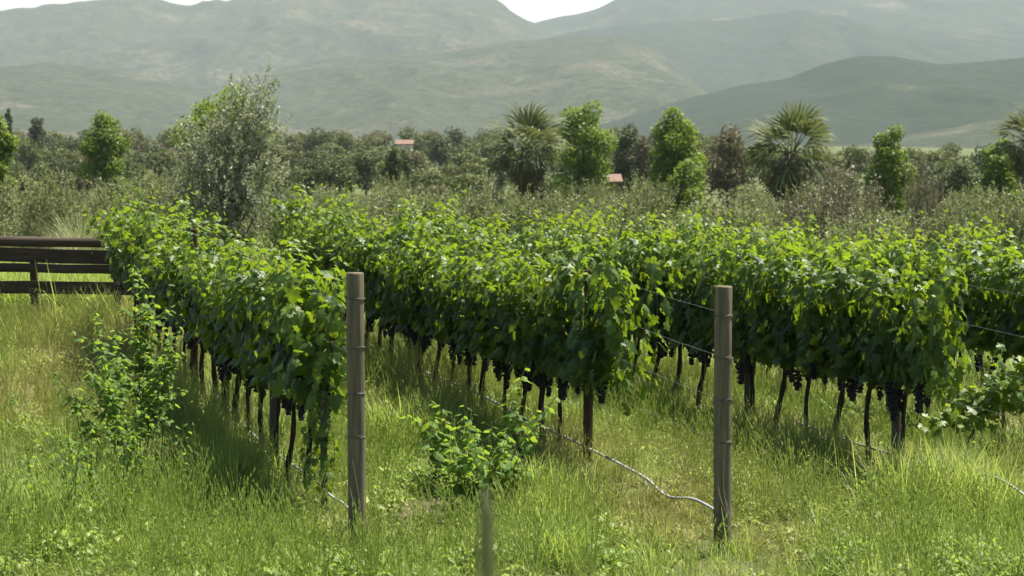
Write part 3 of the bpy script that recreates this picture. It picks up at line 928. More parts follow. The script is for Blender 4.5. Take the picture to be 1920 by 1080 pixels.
# near out-of-focus stalk
D = 2.2
sk = link('grass_stalk', None, None, (px(908, D), D, gz1(px(908, D), D)))
tag(sk, 'blurred green seed stalk close to the camera at the bottom', 'grass stalk')
zt = zpx(952, D) - sk.location.z
zz = np.linspace(0, zt, 10)
link('stem', Geo().tube(np.stack([.01 * np.sin(zz * 2), 0 * zz, zz], 1), np.linspace(.010, .008, 10), 6).mesh('stalk_stem', M['pampas']), sk)
rng = np.random.default_rng(3)
q = rng.uniform(0, 1, 420); an = rng.random(420) * 6.28; dd = np.stack([np.cos(an), np.sin(an), 0 * an], 1)
hg = Geo().place(NARROW, np.stack([0 * q, 0 * q, zt - .30 * q], 1) + dd * .006, dd * .6 + np.array([0, 0, 1]), dd + np.array([0, 0, .2]), .024, rng.random(420) * .5 + .4, 0, 2.0)
link('seed_head', hg.mesh('seed_head', M['pampas']), sk)

# dry pale stalks leaning on the end posts
def dry_stalks(xp, D, label, pts, seed):
    x = px(xp, D); z = gz1(x, D)
    gg = Geo()
    for c in pts: gg.tube(bez(c, 10), np.linspace(.0035, .0015, 10), 4)
    o = link('dry_stalk', gg.mesh('dry_stalk', M['straw']), None, (x, D, z))
    tag(o, label, 'dry stalk')
dry_stalks(676, D0 - .12, 'pale forked dry stalk leaning on the left post', [[(0, 0, 0), (-.01, 0, .3), (-.03, .01, .5), (-.07, .02, .72)], [(-.01, 0, .28), (-.06, 0, .4), (-.09, .01, .52)], [(-.015, 0, .34), (.0, 0, .46), (.012, .0, .6)]], 1)
dry_stalks(1366, D0 - .12, 'pale dry stalk curving up the right post', [[(.02, 0, -.02), (.01, 0, .3), (-.02, .01, .5), (-.02, .02, .72)], [(.01, 0, .3), (-.04, 0, .42), (-.06, .01, .52)], [(.06, 0, -.04), (.04, 0, .2), (.0, .01, .42)]], 2)

# ------------------------------------------------------------------ bare soil clods
rng = np.random.default_rng(8)
V, T = ico()
for i in range(26):
    a, rr = rng.random() * 6.28, rng.random() ** .5
    x, y = SOILC[0] + math.cos(a) * rr * .42, SOILC[1] + math.sin(a) * rr * .9
    s_ = rng.uniform(.015, .045)
    c = Geo().add(V * (1 + rng.normal(size=(12, 1)) * .14) * np.array([s_, s_ * .9, s_ * .6]), T).mesh('soil_clod', M['soil'])
    o = link('soil_clod', c, None, (x, y, gz1(x, y) + s_ * .2))
    tag(o, 'small clod of earth on the bare soil patch left of the bush', 'clod', 'clods on the bare soil patch')

# ------------------------------------------------------------------ grass
def blade(gg, base, h, wd, az, lean, curl, a):
    s = np.array([0, .35, .7, 1.0])
    d = np.array([math.cos(az), math.sin(az), 0]); sd = np.array([-math.sin(az), math.cos(az), 0])
    c = base + d * (lean * s + curl * s ** 2.4)[:, None] * h + np.array([0, 0, 1]) * (h * (s - .35 * curl * s ** 3))[:, None]
    wv = np.array([1, .85, .55])[:, None] * wd / 2
    V = np.vstack([c[0] - sd * wv[0], c[0] + sd * wv[0], c[1] - sd * wv[1], c[1] + sd * wv[1], c[2] - sd * wv[2], c[2] + sd * wv[2], c[3]])
    gg.add(V, [(0, 1, 3), (0, 3, 2), (2, 3, 5), (2, 5, 4), (4, 5, 6)], a)


def tuft(seed, n, h, spr, wd, lean=.5, curl=.75):
    rng = np.random.default_rng(seed); gg = Geo()
    for _ in range(n):
        a = rng.random() * 6.28; r_ = spr * math.sqrt(rng.random())
        blade(gg, np.array([r_ * math.cos(a), r_ * math.sin(a), -.02]), h * rng.uniform(.5, 1.1), wd * rng.uniform(.7, 1.3), rng.random() * 6.28, abs(rng.normal()) * lean, abs(rng.normal()) * curl, rng.random())
    return gg


def seed_tuft(seed, n, h):
    rng = np.random.default_rng(seed); gg = tuft(seed, 12, h * .5, .06, .005)
    for _ in range(n):
        a = rng.random() * 6.28; ln = abs(rng.normal()) * .25
        d = np.array([math.cos(a), math.sin(a), 0])
        s = np.linspace(0, 1, 5)[:, None]; hh = h * rng.uniform(.7, 1.1)
        c = d * (.03 + ln * hh * s ** 2) + np.array([0, 0, 1]) * hh * s
        gg.tube(c, .0013, 3, .8, 0, False)
        q = rng.uniform(.0, .14, 16); an = rng.random(16) * 6.28; dd = np.stack([np.cos(an), np.sin(an), 0 * an], 1)
        gg.place(NARROW, c[-1] - (c[-1] - c[-2]) / np.linalg.norm(c[-1] - c[-2]) * q[:, None], dd * .4 + np.array([0, 0, 1]), dd, .028, rng.uniform(.6, 1, 16), 0, 1.0)
    return gg


def herb(seed, n, h, leaf):
    rng = np.random.default_rng(seed)
    lg, sg, _ = weed_geo(h, n, h * .7, leaf, 9, seed, .1, False)
    lg.V += sg.V; base = lg.n
    lg.T += [t + base for t in sg.T]; lg.A += sg.A; lg.M += [np.zeros_like(m) for m in sg.M]
    return lg


gcol = bpy.data.collections.new('grass_kinds')     # sources for the scatter
srcs = [tuft(1, 46, .17, .10, .0042), tuft(2, 48, .20, .11, .0045, .7, 1.0), tuft(3, 40, .13, .10, .0065, .6, .8), tuft(4, 38, .30, .08, .0048, .4, 1.0),
        seed_tuft(5, 7, .48), seed_tuft(6, 9, .42), herb(7, 10, .14, .055), herb(8, 7, .26, .06), tuft(9, 40, .55, .12, .008, .35, .8)]
for i, s_ in enumerate(srcs):
    o = bpy.data.objects.new('tuft_%02d' % i, s_.mesh('tuft', M['grass'])); gcol.objects.link(o)

rng = np.random.default_rng(21)
PTS, SC, IDX, DRYV, RZ = [], [], [], [], []


def scatter(n, ya, yb, half, kinds, probs, smin, smax, mask=None, dry=None):
    Y = np.sqrt(rng.uniform(ya ** 2, yb ** 2, n)); X = rng.uniform(-half, half, n) * Y
    keep = np.ones(n, bool)
    if mask is not None: keep &= rng.random(n) < mask(X, Y)
    X, Y = X[keep], Y[keep]; m = len(X)
    PTS.append(np.stack([X, Y, gz(X, Y)], 1))
    pb = np.minimum(np.hypot(X + 1.161, (Y - D0 + .35) * .7), np.hypot(X - 1.567, (Y - D0 + .35) * .7))
    hs = 1 - .55 * np.exp(-((X - 4.295 + KROW * (Y - D0) + .02) / .3) ** 2) * (Y < 18.2) - .6 * np.exp(-((X - 1.567 + KROW * (Y - D0) + .02) / .28) ** 2) * (Y < 19)
    SC.append(rng.uniform(smin, smax, m) * (.55 + .9 * fbm(X * 1.1, Y * .7, 29)) * hs * (.4 + .6 * sstep(.15, .6, pb)))
    IDX.append(rng.choice(kinds, m, p=probs)); RZ.append(rng.random(m) * 6.28)
    dz = dry(X, Y) if dry is not None else np.zeros(m)
    DRYV.append(np.clip(dz + rng.normal(size=m) * .16, 0, 1))


def dist_soil(X, Y):
    return ((X - SOILC[0]) / .42) ** 2 + ((Y - SOILC[1]) / .9) ** 2


def base_mask(X, Y):
    front = (np.abs(X - SOILC[0]) < .55) & (Y < SOILC[1]) & (Y > SOILC[1] - 1.5)
    pt = (X < -3.2) & (Y > 31.2) & (Y < 33.8)
    return np.where(dist_soil(X, Y) < 1, .22, 1.0) * np.where(front, .35, 1) * np.where(pt, .0, 1) * (.12 + .88 * sstep(.34, .60, fbm(X * 1.6, Y * .9, 4)))


def dryness(X, Y):
    u = X + KROW * (Y - D0)
    d = .66 * sstep(.46, .66, fbm(X * .8, Y * .5, 17)) + .08
    for k, wd in ((-1.161, .35), (1.567, .55), (4.295, .35)):
        d = d + .45 * np.exp(-((u - k) / wd) ** 2) * (Y > 15)
    d = d + .55 * np.exp(-((X + 4.6) / 1.1) ** 2 - ((Y - 24) / 4.0) ** 2)
    d = d + .75 * np.exp(-((X - 1.1) / .6) ** 2 - ((Y - 16.7) / 1.0) ** 2)
    return d - .25 * (1 - sstep(15.2, 16.0, Y)) - .1


scatter(17000, 13.8, 19, .30, [0, 1, 2, 3, 4, 5, 6, 7], [.17, .15, .13, .06, .08, .08, .22, .11], .4, 1.25, base_mask, dryness)
scatter(20000, 19, 28, .30, [0, 1, 3, 4, 5, 6, 7], [.22, .22, .10, .12, .12, .14, .08], .55, 1.15, base_mask, dryness)
scatter(9000, 28, 46, .30, [0, 1, 3, 8], [.3, .3, .25, .15], .8, 1.5, base_mask, dryness)
scatter(14000, 46, 140, .29, [1, 3, 8], [.3, .3, .4], 1.2, 2.4, None, lambda X, Y: .12 + 0 * X)
# rank grass along the rows, and tall tussocks
for r_, (a, b) in enumerate([(17, 27.5), (18, 30), (18.2, 32)]):
    n = 520
    Y = rng.uniform(a, b, n); X = rowx(r_, 0) - KROW * Y + rng.normal(size=n) * .25 - .08
    PTS.append(np.stack([X, Y, gz(X, Y)], 1)); SC.append(rng.uniform(.45, .95, n) * (.6 if r_ == 0 else 1)); IDX.append(rng.choice([3, 4, 5, 8], n, p=[.4, .2, .2, .2])); RZ.append(rng.random(n) * 6.28)
    DRYV.append(np.clip(dryness(X, Y) + .1 + rng.normal(size=n) * .2, 0, 1))
for (xp, D, n, sp, smin, smax, dr) in [(385, 18.3, 55, .26, .6, .95, .15), (770, 20.4, 40, .2, .7, 1.1, .1), (985, 17.2, 40, .22, .7, 1.1, .1), (1540, 19.2, 40, .25, .7, 1.1, .45), (1775, 17.2, 60, .26, .8, 1.25, .25), (1060, 16.6, 40, .25, .6, 1.0, .25), (60, 16.6, 40, .4, .6, .95, .0), (330, 15.4, 50, .7, .45, .8, .0), (1180, 15.5, 45, .5, .45, .75, .0), (1800, 15.5, 60, .7, .5, .85, .0), (1000, 15.6, 25, .3, .6, 1.0, .0)]:
    X = px(xp, D) + rng.normal(size=n) * sp; Y = D + rng.normal(size=n) * sp * 1.3
    PTS.append(np.stack([X, Y, gz(X, Y)], 1)); SC.append(rng.uniform(smin, smax, n)); IDX.append(np.full(n, 8)); RZ.append(rng.random(n) * 6.28)
    DRYV.append(np.clip(dr + rng.normal(size=n) * .12, 0, 1))
n = 900
X = rng.uniform(-10, -5.6, n); Y = rng.uniform(29.0, 31.0, n)
PTS.append(np.stack([X, Y, gz(X, Y)], 1)); SC.append(rng.uniform(.9, 1.7, n)); IDX.append(rng.choice([3, 7, 8], n)); RZ.append(rng.random(n) * 6.28)
DRYV.append(np.clip(.05 + rng.normal(size=n) * .12, 0, 1))
n = 1100
X = rng.uniform(-9.5, -5.2, n); Y = rng.uniform(26.2, 28.5, n)
PTS.append(np.stack([X, Y, gz(X, Y)], 1)); SC.append(rng.uniform(.55, 1.05, n)); IDX.append(rng.choice([1, 4, 5, 8], n, p=[.3, .3, .3, .1])); RZ.append(rng.random(n) * 6.28)
DRYV.append(np.clip(.5 + rng.normal(size=n) * .3, 0, 1))
PTS = np.concatenate(PTS); SC = np.concatenate(SC); IDX = np.concatenate(IDX); DRYV = np.concatenate(DRYV); RZ = np.concatenate(RZ)
gm = bpy.data.meshes.new('grass'); gm.vertices.add(len(PTS)); gm.vertices.foreach_set('co', PTS.astype(np.float32).ravel())
for nm, tp_, d in (('sc', 'FLOAT', SC), ('idx', 'INT', IDX), ('dry', 'FLOAT', DRYV), ('rz', 'FLOAT', RZ)):
    a = gm.attributes.new(nm, tp_, 'POINT'); a.data.foreach_set('value', d.astype(np.int32 if tp_ == 'INT' else np.float32))
gm.materials.append(M['grass'])
go = link('grass', gm)
tag(go, 'green and straw-coloured grass covering the vineyard floor', 'grass', kind='stuff')
ng = bpy.data.node_groups.new('grass_scatter', 'GeometryNodeTree')
ng.interface.new_socket('Geometry', in_out='INPUT', socket_type='NodeSocketGeometry')
ng.interface.new_socket('Geometry', in_out='OUTPUT', socket_type='NodeSocketGeometry')
gi = ng.nodes.new('NodeGroupInput'); gout = ng.nodes.new('NodeGroupOutput')
ci = ng.nodes.new('GeometryNodeCollectionInfo'); ci.inputs[0].default_value = gcol
ci.inputs['Separate Children'].default_value = True; ci.inputs['Reset Children'].default_value = True
ip = ng.nodes.new('GeometryNodeInstanceOnPoints'); ip.inputs['Pick Instance'].default_value = True
def nat(n, t):
    a = ng.nodes.new('GeometryNodeInputNamedAttribute'); a.data_type = t; a.inputs[0].default_value = n; return a.outputs['Attribute']
cxyz = ng.nodes.new('ShaderNodeCombineXYZ')
ng.links.new(nat('rz', 'FLOAT'), cxyz.inputs[2])
e2r = ng.nodes.new('FunctionNodeEulerToRotation'); ng.links.new(cxyz.outputs[0], e2r.inputs[0])
ng.links.new(gi.outputs[0], ip.inputs['Points']); ng.links.new(ci.outputs[0], ip.inputs['Instance'])
ng.links.new(nat('idx', 'INT'), ip.inputs['Instance Index']); ng.links.new(e2r.outputs[0], ip.inputs['Rotation'])
ng.links.new(nat('sc', 'FLOAT'), ip.inputs['Scale']); ng.links.new(ip.outputs[0], gout.inputs[0])
md = go.modifiers.new('scatter', 'NODES'); md.node_group = ng

# ------------------------------------------------------------------ trees
def crown_leaves(blobs, n, leaf, rng, tmpl=DIAM, shell=.55, droop=0.0, wide=1.0):
    B = np.array(blobs, float)
    vol = (B[:, 3] * B[:, 4] * B[:, 5]) ** .8
    k = rng.choice(len(B), n, p=vol / vol.sum())
    d = rv(n, rng); rr = shell + (1 - shell) * rng.random(n) ** .6
    rr = np.where(rng.random(n) < .2, rng.random(n) ** .4, rr)
    pos = B[k, :3] + d * B[k, 3:6] * rr[:, None] * (1 + rng.normal(size=(n, 1)) * .07)
    nr = d * .6 + np.array([0, 0, .45]) + rv(n, rng) * .8
    tp = rv(n, rng) + d * .5 + np.array([0, 0, -droop])
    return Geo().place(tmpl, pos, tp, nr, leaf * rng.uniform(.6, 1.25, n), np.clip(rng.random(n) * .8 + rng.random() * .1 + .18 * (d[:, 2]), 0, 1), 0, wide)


def limb_geo(base_h, blobs, rng, r0):
    gg = Geo()
    top = np.array([0, 0, base_h])
    gg.tube([(0, 0, -.2), (.03, .0, base_h * .5), top], [r0 * 1.25, r0, r0 * .85], 7)
    for b in blobs:
        c = np.array(b[:3]); mid = (top + c) / 2 + np.array([0, 0, -.1]) + rng.normal(size=3) * .08
        gg.tube([top - np.array([0, 0, .1]), mid, c], [r0 * .6, r0 * .35, r0 * .12], 5)
    return gg


def tree(name, label, xp, D, y_top, y_base, wpx, mat, seed, leaf=.13, n=4500, nb=9, group=None, cat='tree', taper=.4, ztop=None):
    rng = np.random.default_rng(seed)
    x = px(xp, D); s = F_PX / D
    zt = zpx(y_top, D); zb = zpx(y_base + 18, D); zg = gz1(x, D)
    t = link(name, None, None, (x, D, zg)); tag(t, label, cat, group)
    H = zt - zg; cb = max(.15, zb - zg); W = wpx / s / 2 * 1.32; ch = H - cb
    blobs = [(0, 0, cb + ch * .5, W * .55, W * .55, ch * .45)]
    for i in range(nb):
        f = (i + .5) / nb
        w_ = W * (1 - taper * abs(2 * f - .85) ** 1.6)
        a = i * 2.4 + rng.random()
        r_ = w_ * rng.uniform(.40, .72)
        br_ = W * rng.uniform(.28, .46) * (1.0 - .30 * f)
        blobs.append((math.cos(a) * r_, math.sin(a) * r_, cb + ch * (.04 + .84 * f) + rng.normal() * .06 * ch, br_, br_, br_ * rng.uniform(.75, 1.1)))
    blobs.append((rng.normal() * W * .12, 0, H - W * .22, W * .26, W * .26, W * .3))
    link('trunk', limb_geo(cb + ch * .2, blobs[1:], rng, max(.05, W * .07)).mesh('tree_trunk', M['treebark'], True), t)
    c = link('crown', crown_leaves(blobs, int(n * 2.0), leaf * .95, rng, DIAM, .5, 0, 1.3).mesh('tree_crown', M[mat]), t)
    return t


def twig_crown(blobs, ntw, nl, leaf, tl, rng, up=.9, wide=1.0):
    """upright leafy sprays, as on olives"""
    B = np.array(blobs, float); vol = B[:, 3] * B[:, 4] * B[:, 5]
    k = rng.choice(len(B), ntw, p=vol / vol.sum())
    d = rv(ntw, rng)
    st = B[k, :3] + d * B[k, 3:6] * (rng.random((ntw, 1)) ** .45)
    dr = unit(d * .55 + np.array([0, 0, up]) + rv(ntw, rng) * .35)
    L = tl * rng.uniform(.5, 1.2, ntw)
    s = rng.random((ntw, nl))
    pos = st[:, None] + dr[:, None] * (L[:, None] * s)[..., None] + rng.normal(size=(ntw, nl, 3)) * .01
    tp = unit(dr[:, None] * .8 + rv(ntw * nl, rng).reshape(ntw, nl, 3) * .8)
    nr = rv(ntw * nl, rng).reshape(ntw, nl, 3) + np.array([0, 0, .5])
    a = np.clip(rng.random((ntw, nl)) * .7 + rng.random((ntw, 1)) * .3, 0, 1)
    gg = Geo().place(NARROW, pos.reshape(-1, 3), tp.reshape(-1, 3), nr.reshape(-1, 3), leaf * rng.uniform(.7, 1.2, ntw * nl), a.ravel(), 0, wide)
    return gg, st, dr, L


# the big silvery olive
D = 46; s = F_PX / D
rng = np.random.default_rng(31)
ox = px(432, D); og = gz1(ox, D)
ol = link('olive_tree', None, None, (ox, D, og))
tag(ol, 'tall silvery olive tree behind the two left vine rows', 'olive tree')
def ob(xp, yp, rx, rz):
    return (px(xp, D) - ox, rng.normal() * .25, zpx(yp, D) - og, rx / s, rx / s * .9, rz / s)
blobs = [ob(430, 350, 95, 80), ob(400, 300, 70, 70), ob(460, 290, 72, 80), ob(470, 225, 48, 60), ob(490, 180, 24, 34), ob(505, 240, 30, 60), ob(375, 350, 55, 70), ob(495, 340, 50, 70), ob(365, 285, 26, 30), ob(440, 220, 30, 40), ob(488, 175, 22, 30), ob(512, 200, 20, 34), ob(470, 200, 30, 34), ob(430, 420, 90, 50), ob(385, 395, 70, 60), ob(485, 400, 65, 60), ob(430, 300, 80, 90), ob(480, 260, 50, 70)]
gg, st, dr, L = twig_crown(blobs, 1050, 24, .092, .44, rng, 1.0, 1.6)
link('crown', gg.mesh('olive_crown', M['silver']), ol)
tg = limb_geo(.9, blobs, rng, .055)
for i in range(0, 760, 4): tg.tube([st[i], st[i] + dr[i] * L[i]], [.009, .004], 3, .5, 0, False)
link('trunk', tg.mesh('olive_trunk', M['treebark'], True), ol)

# olive shrubs: a few kinds, shared
def shrub_mesh(seed, mat, dens=1.0, up=1.0):
    rng = np.random.default_rng(seed)
    blobs = [(0, 0, .9, .75, .75, .7)]
    for i in range(7):
        a = i * 2.4 + rng.random(); r_ = rng.uniform(.4, .8)
        blobs.append((math.cos(a) * r_, math.sin(a) * r_, rng.uniform(.5, 1.35), rng.uniform(.25, .5), rng.uniform(.25, .5), rng.uniform(.3, .55)))
    gg, st, dr, L = twig_crown(blobs, int(420 * dens), 18, .10, .5, rng, up, 1.6)
    tg = Geo()
    for i in range(0, len(st), 5):
        tg.tube([(st[i][0] * .08, st[i][1] * .08, -.1), (st[i] * .6)[:3], st[i], st[i] + dr[i] * L[i]], [.02, .012, .008, .003], 3, .5, 0, False)
    return gg.mesh('shrub_crown', M[mat]), tg.mesh('shrub_trunk', M['treebark'])


SH = [shrub_mesh(400 + i, 'olive') for i in range(5)]
SD = [shrub_mesh(420 + i, 'dryleaf', .45, .8) for i in range(3)]
SS = [shrub_mesh(440 + i, 'scrub', 1.0, .7) for i in range(2)]


def shrub(kind, i, xp, D, y_top, wpx, label, group=None, name='olive_shrub', cat='shrub'):
    s = F_PX / D; x = px(xp, D); zg = gz1(x, D)
    H = zpx(y_top, D) - zg; W = wpx / s
    t = link(name, None, None, (x, D, zg), i * 1.3); tag(t, label, cat, group)
    c = link('crown', kind[i % len(kind)][0], t); b = link('trunk', kind[i % len(kind)][1], t)
    for o in (c, b): o.scale = (W / 2.4 * 1.35, W / 2.4 * 1.35, H / 2.1)
    return t


OG = 'grey-green olive shrubs behind the vineyard'
defs = [(35, 44, 318, 150, 'grey-green olive shrub by the left edge above the fence'), (108, 40, 288, 130, 'rounded grey-green olive shrub behind the pampas clump'),
        (205, 50, 322, 130, 'olive shrub between the pampas clump and the tall olive'), (275, 47, 318, 130, 'olive shrub close left of the tall silvery olive'),
        (310, 58, 300, 110, 'dim olive shrub half hidden by the tall olive'), (570, 52, 335, 130, 'olive shrub close right of the tall silvery olive'),
        (650, 50, 345, 130, 'olive shrub in front of the dark spreading tree'), (720, 54, 332, 130, 'olive shrub right of the dark spreading tree'),
        (800, 48, 340, 140, 'wide olive shrub halfway between tall olive and left palm'), (868, 52, 330, 110, 'olive shrub just left of the left palm'),
        (985, 42, 335, 150, 'pale olive shrub in front of the left palm'), (1075, 44, 345, 140, 'pale olive shrub below the terracotta roof'),
        (1150, 46, 342, 120, 'olive shrub right below the roof with a chimney'), (1208, 48, 312, 100, 'tall thin olive shrub left of the double green tree'),
        (1370, 46, 362, 120, 'low round olive shrub left of the right palm'), (1440, 50, 380, 110, 'low olive shrub at the foot of the right palm'),
        (1800, 42, 345, 120, 'olive shrub near the bare thin tree at right'), (1885, 40, 325, 150, 'large olive shrub at the right edge'),
        (1700, 48, 390, 120, 'low olive shrub under the bare thin tree')]
for i, (xp, D, yt, wp, lb) in enumerate(defs):
    shrub(SH, i, xp, D, yt, wp, lb, OG)
for i, (xp, D, yt, wp, lb) in enumerate([(1535, 44, 300, 150, 'dry greyish shrub right of the right palm'), (1600, 46, 318, 130, 'dry twiggy shrub left of the slim green tree'), (1735, 43, 268, 72, 'tall thin bare-branched tree at the right')]):
    shrub(SD, i, xp, D, yt, wp, lb, 'dry shrubs behind the right-hand rows', 'dry_shrub')
rng = np.random.default_rng(91)
for i in range(46):
    D = 41 + 60 * rng.random() ** 2; xp = -60 + 2040 * ((i * .618) % 1)
    shrub(SH if rng.random() < .7 else SS, i, xp, D, rng.uniform(336, 392) - (D - 41) * .55, rng.uniform(110, 150) * 50 / D, 'low grey-green shrub filling the ground ' + ('left of the tall olive' if xp < 430 else ('between the tall olive and the left palm' if xp < 988 else ('between the two large palms' if xp < 1480 else 'right of the right palm'))), 'filler shrubs ' + ('far left' if xp < 430 else ('left of the left palm' if xp < 988 else ('between the palms' if xp < 1480 else 'far right'))), 'olive_shrub')

# bright green trees
BG = 'bright green trees beyond the vineyard'
tree('leafy_tree', 'bright green tree standing alone left of the tall olive', 195, 108, 212, 330, 92, 'bright', 1, .17, 4200, 9, BG)
tree('leafy_tree', 'bright green tree peeking out behind the tall olive', 425, 70, 165, 300, 175, 'bright', 2, .13, 5500, 10, BG)
tree('leafy_tree', 'bright green tree cut off by the left edge', -8, 66, 208, 340, 80, 'bright', 3, .13, 3500, 8, BG)
tree('leafy_tree', 'bright green tree right behind the left palm', 1092, 95, 192, 340, 112, 'bright', 4, .15, 5000, 10, BG)
tree('leafy_tree', 'bright green two-lobed tree between the two palms', 1268, 88, 205, 350, 112, 'bright', 5, .15, 5500, 11, BG)
tree('leafy_tree', 'lower yellow-green tree at the foot of the two-lobed tree', 1292, 82, 302, 385, 80, 'bright', 6, .13, 2500, 7, BG)
tree('leafy_tree', 'slim bright green tree right of the right palm', 1664, 82, 238, 392, 88, 'bright', 7, .14, 4200, 10, BG)
tree('leafy_tree', 'bright green tree near the right edge beside a palm', 1872, 92, 262, 370, 86, 'bright', 8, .15, 3500, 8, BG)
tree('dark_tree', 'dark tree between the left palm and the two-lobed tree', 1178, 150, 234, 345, 84, 'dark', 11, .24, 2600, 8)
tree('brown_tree', 'brownish thin-leaved tree just left of the right palm', 1362, 130, 238, 350, 105, 'brown', 12, .22, 2800, 9)
tree('brown_tree', 'small brownish tree beside the two-lobed green tree', 1208, 140, 256, 345, 50, 'brown', 13, .2, 1400, 7)
tree('dark_tree', 'dark spreading tree above the olives right of the tall olive', 615, 110, 288, 372, 130, 'dark', 14, .17, 3000, 9)
tree('dark_tree', 'small pointed dark tree left of the left palm', 738, 120, 278, 345, 40, 'dark', 15, .16, 1200, 7)
tree('dark_tree', 'dark rounded tree between slim tree and right edge', 1790, 120, 305, 385, 85, 'dark', 16, .18, 2200, 8)
tree('dark_tree', 'small round-headed dark tree on the far left skyline', 72, 300, 222, 262, 32, 'dark', 17, .4, 900, 6)
tree('dark_tree', 'tiny slim dark tree at the far left corner of the skyline', 19, 280, 204, 250, 14, 'dark', 18, .35, 500, 5)

# ------------------------------------------------------------------ fan palms
def frond_mesh(seed, mat, fanr=.86, pet=.62, seg=13, sweep=1.45, sag=.34):
    rng = np.random.default_rng(seed); gg = Geo()
    s = np.linspace(0, 1, 5)
    P = np.stack([0 * s, pet * s, -.06 * s ** 2], 1)
    gg.tube(P, [.022, .018, .015, .013, .01], 4, .8)
    c = P[-1]
    for i in range(seg):
        th = (i / (seg - 1) - .5) * 2 * sweep * .5 * 1.55
        L = fanr * (1 - .25 * abs(th) / 2) * rng.uniform(.9, 1.05)
        d = np.array([math.sin(th), math.cos(th), 0]); sd = np.array([math.cos(th), -math.sin(th), 0])
        wv = .040
        fold = .02 * (1 if i % 2 else -1)
        p1 = c + d * L * .5 + np.array([0, 0, fold - .02]); p2 = c + d * L * .8 + np.array([0, 0, fold - sag * .4 * L])
        p3 = c + d * L + np.array([0, 0, -sag * L * rng.uniform(.7, 1.6)])
        V = [c, p1 - sd * wv, p1 + sd * wv, p2 - sd * wv * .7, p2 + sd * wv * .7, p3]
        gg.add(V, [(0, 2, 1), (1, 2, 4), (1, 4, 3), (3, 4, 5)], np.clip(rng.uniform(.2, .8) + np.array([0, 0, 0, .1, .1, .2]), 0, 1))
    return gg.mesh('frond', M[mat])


FR = [frond_mesh(i, 'palm') for i in range(4)]
FDD = [frond_mesh(20 + i, 'deadpalm', .7, .45, 18, 1.6, .5) for i in range(3)]


def palm(label, xp, D, y_c, crown_px, seed, nf=32, nd=40):
    rng = np.random.default_rng(seed); s = F_PX / D
    x = px(xp, D); zg = gz1(x, D); zc = zpx(y_c, D)
    t = link('fan_palm', None, None, (x, D, zg)); tag(t, label, 'palm tree', 'fan palms beyond the vineyard')
    H = zc - zg
    tz = np.linspace(-.3, H, 26)
    tr_ = .19 + .035 * (np.arange(26) % 2) + .05 * (tz < .3)
    link('trunk', Geo().tube(np.stack([.02 * np.sin(tz), 0 * tz, tz], 1), tr_, 10).mesh('palm_trunk', M['treebark']), t)
    R_ = crown_px / s / 2; k = R_ / 1.30
    ga = 2.39996
    for i in range(nf + nd):
        live = i < nf
        f = i / nf if live else (i - nf) / nd
        el = math.radians(84 - 128 * f ** 1.05) if live else math.radians(-45 - 38 * f)
        el += rng.normal() * .10
        az = i * ga + rng.normal() * .15
        o = link('frond', FR[i % 4] if live else FDD[i % 3], t)
        dirv = Vector((math.cos(az) * math.cos(el), math.sin(az) * math.cos(el), math.sin(el)))
        side = Vector((-math.sin(az), math.cos(az), 0)); up = side.cross(dirv) * -1
        if up.z < 0 and live: up = -up
        sd = dirv.cross(up)
        m = Matrix((sd, dirv, up)).transposed().to_4x4()
        kk = k * rng.uniform(.80, 1.22) * (1.0 if live else .85)
        zz = H - (.02 if live else (.05 + .55 * f))
        o.matrix_basis = Matrix.Translation((math.cos(az) * .12, math.sin(az) * .12, zz)) @ m @ Matrix.Rotation(rng.normal() * .6, 4, 'Y') @ Matrix.Scale(kk, 4)


palm('fan palm left of the terracotta roof, in front of a green tree', 988, 80, 276, 152, 1)
palm('fan palm standing alone with a thick brown skirt at right', 1482, 72, 284, 160, 2)
palm('fan palm cut off by the right edge', 1925, 84, 262, 110, 3)

# pampas-like grass clump behind the fence
D = 34
rng = np.random.default_rng(5)
gg = Geo()
for _ in range(420):
    a = rng.random() * 6.28; r_ = .12 * math.sqrt(rng.random())
    blade(gg, np.array([r_ * math.cos(a), r_ * math.sin(a), 0]), rng.uniform(.7, 1.3), .011, a + rng.normal() * .4, rng.uniform(.05, .4), rng.uniform(.1, .75), rng.random())
xx = px(152, D)
pg = link('pampas_grass', gg.mesh('pampas_grass', M['pampas']), None, (xx, D, gz1(xx, D) + .2), 0)
pg.location.z = zpx(440, D) - .55
pg.scale = (1, 1, 1.05)
tag(pg, 'pale arching pampas grass clump rising behind the wooden fence', 'grass clump')
pg.location.z = gz1(xx, D) - .02
pg.scale = (1.15, 1.15, max(.6, (zpx(372, D) - gz1(xx, D)) / 1.2))

